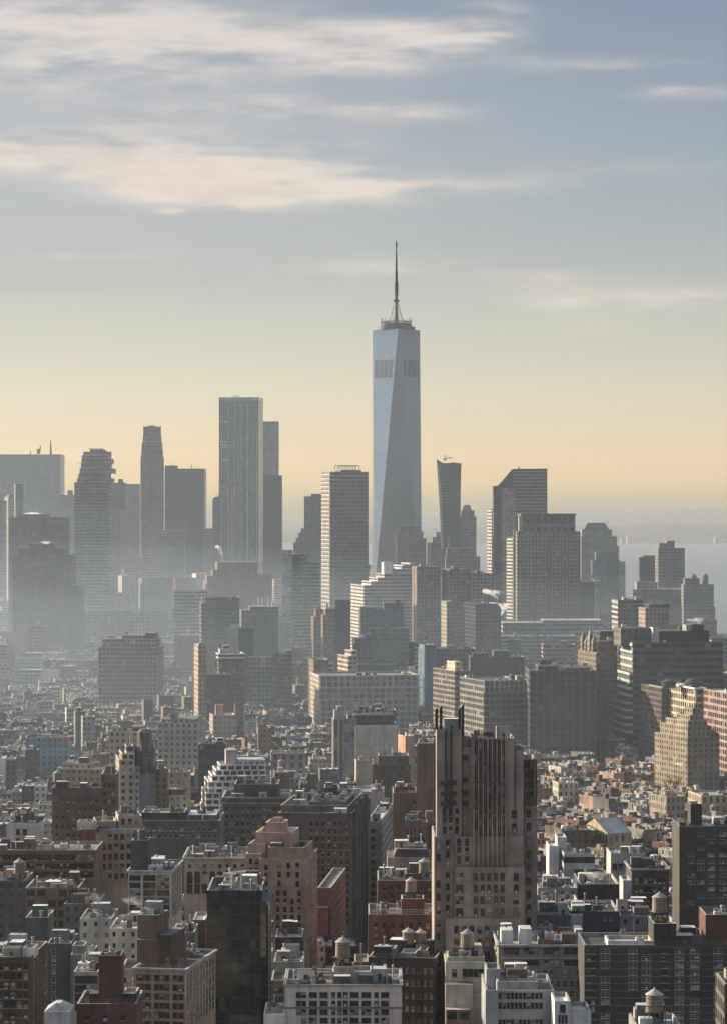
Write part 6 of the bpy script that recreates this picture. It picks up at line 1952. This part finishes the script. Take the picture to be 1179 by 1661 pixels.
def lot_geometry(L_, get, detail):
    """faces of one low building into the collectors get('wall'), get('roof') ..., in its own frame"""
    wm_ = wallmat(L_.col, L_.win)
    bm = wallmat(L_.col, 'none')
    rm = roof_mat(L_.roof)
    w, d, h = L_.w, L_.d, L_.h
    p = [(0, 0), (w, 0), (w, d), (0, d)]
    g = get('wall')
    fh = 3.3
    g.wallquad(p[0], p[1], -1, h, wm_, 2.6, fh)
    g.wallquad(p[1], p[2], -1, h, bm if rnd.random() < .6 else wm_, 2.8, fh)
    g.wallquad(p[2], p[3], -1, h, wm_, 2.6, fh)
    g.wallquad(p[3], p[0], -1, h, bm if rnd.random() < .35 else wm_, 2.8, fh)
    cop = plain('stone_coping', (.34, .31, .27), .8)
    inn = get('parapet').ring(p, h, .7, .35, rnd.choice([cop, bm, bm]))
    get('roof').cap(inn, h - .7, rm)
    z = h - .7
    if w > 4 and d > 7:
        if rnd.random() < .75:
            a, b_ = rnd.uniform(.8, max(.9, w - 4.2)), rnd.uniform(1, max(1.1, d - 5))
            get('bulkhead').box(a, a + rnd.uniform(2, 3), b_, b_ + rnd.uniform(2.4, 4), z, z + rnd.uniform(2.2, 3.4), rnd.choice([bm, wallmat('grey', 'none'), wallmat('pale', 'none'), wallmat('tan', 'none')]), rnd.choice([rm, roof_mat('tar'), roof_mat('silver'), roof_mat('white')]))
        for _ in range(rnd.randint(0, 3)):
            a, b_ = rnd.choice([rnd.uniform(.8, w - 2.4), .5, w - 2.4]), d * rnd.uniform(.15, .9)
            get('chimney').box(a, a + rnd.uniform(.9, 1.8), b_ - .6, b_ + .2, z, z + rnd.uniform(1.6, 2.8), bm, roof_mat('tar'))
        for _ in range(rnd.randint(1, 4)):
            a, b_ = rnd.uniform(.8, w - 2.4), rnd.uniform(1, d - 2.6)
            get('fan_unit').box(a, a + rnd.uniform(.7, 1.6), b_, b_ + rnd.uniform(.7, 1.4), z, z + rnd.uniform(.7, 1.5), rnd.choice([plain('galvanised_unit', (.4, .4, .4), .5, .3), plain('white_unit', (.62, .61, .58), .6), plain('grey_unit', (.22, .22, .23), .7)]))
        if rnd.random() < .5:
            a, b_ = rnd.uniform(1, w - 1), rnd.uniform(1, d - 1)
            get('vent_pipe').cyl(a, b_, .14, .14, z, z + rnd.uniform(1.2, 2.6), plain('galvanised_unit', (.4, .4, .4), .5, .3), 5)
    # cornice towards the street
    if rnd.random() < .6:
        get('cornice').box(-.0, w, -.45, -.01, h - .9, h - .15, rnd.choice([cop, bm, plain('dark_cornice', (.12, .10, .095))]), bottom=True)


COLW = dict(brown='brown', dark_brown='dark brown', red='dark red', orange='orange brown', tan='tan', beige='beige', cream='cream', white='white', pale='pale grey', grey='grey', dark_grey='dark grey', stone='stone grey',
            pink='pinkish', greygreen='greenish grey', black='black', yellow='yellowish', blue='blue')
ROOFW = dict(tar='black roof', gravel='gravel roof', silver='silver roof', white='white roof', brown='brown roof', red='red roof', green='green roof')
NAMED = [(h, (h.a + h.b) / 2, h.top) for h in HEROES if h.short]
ORD = ['', 'second ', 'third ', 'fourth ', 'fifth ', 'sixth ', 'seventh ', 'eighth ', 'ninth ', 'tenth ']
used = {}
used_tail = {}


def place_words(x, y, Y):
    """beside which named building something shows, and on which side of it"""
    best = min(NAMED, key=lambda n: math.hypot((x - n[1]) / 1.0, (y - n[2]) * 1.2) * (1 + .15 * used_tail.get(n[0].short, 0) / 4))
    h, hx_, hy_ = best
    used_tail[h.short] = used_tail.get(h.short, 0) + 1
    if x < h.a - 4:
        d = 'left of'
    elif x > h.b + 4:
        d = 'right of'
    else:
        d = 'in front of' if Y < h.Y else 'behind'
    return d + ' ' + h.short


def unique(lead, tail):
    k = (lead, tail)
    n = used.get(k, 0)
    used[k] = n + 1
    return (ORD[min(n, 9)] + lead + ' ' + tail).strip()


singles = sorted(lots[:N_SINGLE], key=lambda l: l.my)
single_bases = []
for L_ in singles:
    r_ = link('low_building', None, None, (L_.x, L_.y, 0), L_.phi)
    lead = COLW[L_.col] + (' tall building' if L_.h > 27 else ' narrow building' if L_.w < 8.5 else ' wide building' if L_.w > 17 else ' low building') + ' with ' + ROOFW[L_.roof]
    tag(r_, unique(lead, place_words(L_.bx, L_.by, L_.my)), 'building', 'low buildings between the towers')
    mbs = {}
    def own(n):
        k_ = n if n in ('wall', 'roof', 'parapet', 'cornice') else (n, len(mbs))
        return mbs.setdefault(k_, MB())
    lot_geometry(L_, own, True)
    for n, m in mbs.items():
        m.build(n if isinstance(n, str) else n[0], r_)
    single_bases.append(L_)
mass = MB()
for L_ in lots[N_SINGLE:]:
    one = MB()
    lot_geometry(L_, lambda n: one, False)
    mass.add(one, Matrix.Translation((L_.x, L_.y, 0)) @ Matrix.Rotation(L_.phi, 4, 'Z'))
o = mass.build('rooftops')
o['kind'] = 'stuff'
o['label'] = 'packed low rooftops filling the city between the taller buildings'

# water tanks on some of the singles
cand = [L_ for L_ in single_bases if L_.h > 12 and L_.w > 7 and L_.d > 8]
rnd.shuffle(cand)
for L_ in cand[:26]:
    c, s = math.cos(L_.phi), math.sin(L_.phi)
    u, v = L_.w * .5, L_.d * .7
    x, y = L_.x + u * c - v * s, L_.y + u * s + v * c
    tank(x, y, L_.h - .7, unique('small water tank on ' + COLW[L_.col] + ' roof', place_words(L_.bx, L_.by, L_.my)), .8)


# ------------------------------------------------------------------ bare winter trees
def bare_tree(seed):
    r_ = random.Random(seed)
    bark = plain('grey_bark', (.085, .07, .06), .9)
    tr, cr = MB(), MB()
    def limb(p, d, ln, rad, lev):
        q = p + d * ln
        (tr if lev < 2 else cr).bar(p, q, rad, bark, 5 if lev < 2 else 3)
        if lev >= 5:
            return
        n = 3 if lev < 3 else 3
        for k in range(n + (lev == 0) * 2):
            a = r_.uniform(0, 6.28)
            sp = r_.uniform(.35, .8)
            nd = (d + Vector((math.cos(a) * sp, math.sin(a) * sp, r_.uniform(-.05, .3)))).normalized()
            limb(p.lerp(q, r_.uniform(.55, 1.0)), nd, ln * r_.uniform(.55, .8), rad * .56, lev + 1)
    limb(Vector((0, 0, -.3)), Vector((0, 0, 1)), 5.5, .32, 0)
    return tr.mesh('trunk'), cr.mesh('crown')


protos = [bare_tree(i) for i in range(3)]
n = 0
tries = 0
while n < 40 and tries < 4000:
    tries += 1
    Y = rnd.uniform(1100, 1850)
    px = rnd.choice([rnd.uniform(880, 1170), rnd.uniform(880, 1170), rnd.uniform(20, 700)])
    x = X(px, Y)
    inside = False
    for L_ in lots:
        if abs(L_.mx - x) < 30 and abs(L_.my - Y) < 30:
            c, s = math.cos(L_.phi), math.sin(L_.phi)
            dx, dy = x - L_.x, Y - L_.y
            u, v = dx * c + dy * s, -dx * s + dy * c
            if -1.5 < u < L_.w + 1.5 and -1.5 < v < L_.d + 1.5:
                inside = True
                break
    if inside or not clear_of([(x, Y)], 3):
        continue
    k = rnd.randrange(3)
    r_ = link('bare_tree', None, None, (x, Y, 0), rnd.uniform(0, 6))
    sc = rnd.uniform(1.2, 1.6)
    r_.scale = (sc, sc, sc)
    tag(r_, unique('bare brown winter tree rising between roofs', place_words(px, PY(14, Y), Y)), 'tree', 'bare street trees')
    link('trunk', protos[k][0], r_)
    link('crown', protos[k][1], r_)
    n += 1

# ------------------------------------------------------------------ cranes
def crane(x, y, z, h, ln, rz, label):
    r_ = link('tower_crane', None, None, (x, y, z), rz)
    tag(r_, label, 'crane')
    m = plain('crane_steel', (.09, .085, .08), .6)
    mb = MB()
    for ax in (-.9, .9):
        for ay in (-.9, .9):
            mb.bar((ax, ay, 0), (ax, ay, h), .2, m, 4)
    k = 0
    while k < h - 3:
        mb.bar((-.9, -.9, k), (.9, -.9, k + 3), .12, m, 4); mb.bar((.9, .9, k), (-.9, .9, k + 3), .12, m, 4)
        k += 3
    mb.build('tower', r_)
    mb = MB(); mb.bar((-ln * .3, 0, h + .5), (ln, 0, h + 1.5), .5, m, 5); mb.bar((0, 0, h), (0, 0, h + 5), .35, m, 5); mb.bar((0, 0, h + 5), (ln * .7, 0, h + 1.5), .15, m, 4); mb.bar((0, 0, h + 5), (-ln * .28, 0, h + .6), .15, m, 4); mb.build('jib', r_)
    mb = MB(); mb.box(-ln * .3, -ln * .2, -1.2, 1.2, h - 2, h + .4, m, bottom=True); mb.build('counterweight', r_)


crane(X(377, 4150), 4150, Z(1000, 4150), 0 + Z(786, 4150) - Z(1000, 4150), 12, 2.8, 'dark crane standing up against the mullioned glass tower')
crane(X(722, 3915), 3915, Z(748, 3915), 3, 9, .3, 'small crane rig on top of the flared dark tower')
crane(X(356, 4320), 4320, Z(809, 4320), 3, 10, 0.2, 'low crane on the brown tower beside the mullioned glass tower')
crane(X(692, 2230), 2230, Z(1046, 2230), 6, 6, 1.2, 'dark crane mast on the blue wrapped building')

# ------------------------------------------------------------------ steam
def steam(px, py, Y, w, h, lean, label, dens=.16):
    m = bpy.data.materials.new('steam')
    m.use_nodes = True
    T_ = NT(m.node_tree)
    T_.n.clear()
    out = T_.new('ShaderNodeOutputMaterial')
    pv = T_.new('ShaderNodeVolumePrincipled')
    pv.inputs['Color'].default_value = (1, .985, .96, 1)
    pv.inputs['Density'].default_value = dens
    pv.inputs['Anisotropy'].default_value = .3
    T_.l.new(pv.outputs[0], out.inputs['Volume'])
    r_ = random.Random(int(px))
    import bmesh
    bm = bmesh.new()
    k = Y / F
    for i in range(90):
        t = (i / 89) ** .8
        rad = w * k * (.03 + .13 * t) * r_.uniform(.35, 1.3)
        sp = w * k * (.05 + .42 * t)
        c = Vector((lean * k * t ** 1.3 + r_.gauss(0, .6) * sp, r_.gauss(0, .6) * sp, h * k * t + r_.uniform(-.08, .08) * h * k))
        M = Matrix.Translation(c) @ Matrix.Diagonal((rad * r_.uniform(.8, 1.6), rad, rad * r_.uniform(.6, 1.0), 1))
        bmesh.ops.create_icosphere(bm, subdivisions=2, radius=1.0, matrix=M)
    for v in bm.verts:
        v.co += Vector((r_.uniform(-1, 1), r_.uniform(-1, 1), r_.uniform(-1, 1))) * w * k * .02
    me = bpy.data.meshes.new('steam_plume')
    bm.to_mesh(me)
    bm.free()
    me.materials.append(m)
    o = link('steam_plume', me, None, (X(px, Y), Y, Z(py, Y)))
    tag(o, label, 'steam', 'steam plumes over the roofs', 'stuff')
    rm_ = o.modifiers.new('merge', 'REMESH')
    rm_.mode = 'VOXEL'
    rm_.voxel_size = w * k * .035
    return o


steam(363, 908, 3170, 9, 24, -10, 'tall cream steam plume rising over the reddish granite block', 0.33)
steam(812, 1000, 2560, 16, 20, 8, 'white steam plume right beside the dark glass cube', 0.33)
steam(806, 972, 2560, 24, 14, -16, 'broad white steam cloud above the dark glass cube', 0.18)
steam(1106, 1246, 1690, 12, 8, -8, 'small white steam puff at the foot of the glowing ziggurat', 0.22)
steam(972, 1434, 1010, 30, 16, -10, 'white steam drifting over the dark shed roof by the ribbed tower', 0.09)
steam(62, 839, 3330, 22, 6, -12, 'thin steam on top of the dark hazy tower', 0.09)
steam(80, 886, 3010, 16, 7, -8, 'thin steam on the reddish setback block', 0.09)
steam(1137, 1013, 1960, 20, 9, -14, 'pale steam over the huge striped slab block', 0.09)
steam(232, 1478, 905, 26, 20, -22, 'faint white steam drifting from a chimney below the white loft', 0.06)

# ------------------------------------------------------------------ haze
hz = bpy.data.materials.new('haze_air')
hz.use_nodes = True
T_ = NT(hz.node_tree)
T_.n.clear()
out = T_.new('ShaderNodeOutputMaterial')
pv = T_.new('ShaderNodeVolumePrincipled')
pv.inputs['Color'].default_value = (*HAZE_COLOR, 1)
pv.inputs['Density'].default_value = HAZE_DENSITY
pv.inputs['Anisotropy'].default_value = HAZE_ANISO
pv.inputs['Absorption Color'].default_value = (1, 1, 1, 1)
T_.l.new(pv.outputs[0], out.inputs['Volume'])
def smoke_bank(x, y, rx, ry, rz, dens, label):
    m = bpy.data.materials.new('ground_smoke')
    m.use_nodes = True
    T2 = NT(m.node_tree)
    T2.n.clear()
    o2 = T2.new('ShaderNodeOutputMaterial')
    p2 = T2.new('ShaderNodeVolumePrincipled')
    p2.inputs['Color'].default_value = (.63, .80, 1, 1)
    p2.inputs['Absorption Color'].default_value = (1, 1, 1, 1)
    p2.inputs['Density'].default_value = dens
    p2.inputs['Anisotropy'].default_value = .3
    T2.l.new(p2.outputs[0], o2.inputs['Volume'])
    mb2 = MB()
    n, k = 48, 12
    P = lambda i, j: (x + rx * math.cos(6.28318531 * i / n) * math.cos(1.5708 * j / k), y + ry * math.sin(6.28318531 * i / n) * math.cos(1.5708 * j / k), -3.6 + rz * math.sin(1.5708 * j / k))
    for i in range(n):
        for j in range(k):
            mb2.quad([P(i, j), P(i + 1, j), P(i + 1, j + 1), P(i, j + 1)] if j < k - 1 else [P(i, j), P(i + 1, j), P(i, k)], m)
    mb2.quad([P(i, 0) for i in range(n)][::-1], m)
    import bmesh
    o3 = mb2.build('smoke_bank')
    bm = bmesh.new(); bm.from_mesh(o3.data); bmesh.ops.remove_doubles(bm, verts=bm.verts, dist=.01); bm.to_mesh(o3.data); bm.free()
    tag(o3, label, 'smoke', None, 'stuff')


smoke_bank(0, 3500, 2600, 2300, 400, 4.2e-5, 'thin blue grey smoke hanging over the far half of the city')
smoke_bank(-420, 2900, 480, 1000, 190, 3.5e-5, 'grey smoke lying over the low city on the sunny side')
smoke_bank(-440, 2950, 620, 1250, 150, 3e-5, 'wider thin smoke lying over the low city')
smoke_bank(-380, 2800, 400, 800, 100, 7e-5, 'denser low smoke over the hazy rooftops')
smoke_bank(-220, 2150, 620, 950, 150, 5e-5, 'thin smoke drifting over the low roofs nearer by')
smoke_bank(-60, 3200, 950, 1300, 110, 5e-5, 'thin grey smoke between the skyscraper feet')
mb = MB()
mb.box(-11500, 11500, -3000, 26000, -4.5, 640, hz, bottom=True)
o = mb.build('haze')
o['kind'] = 'stuff'
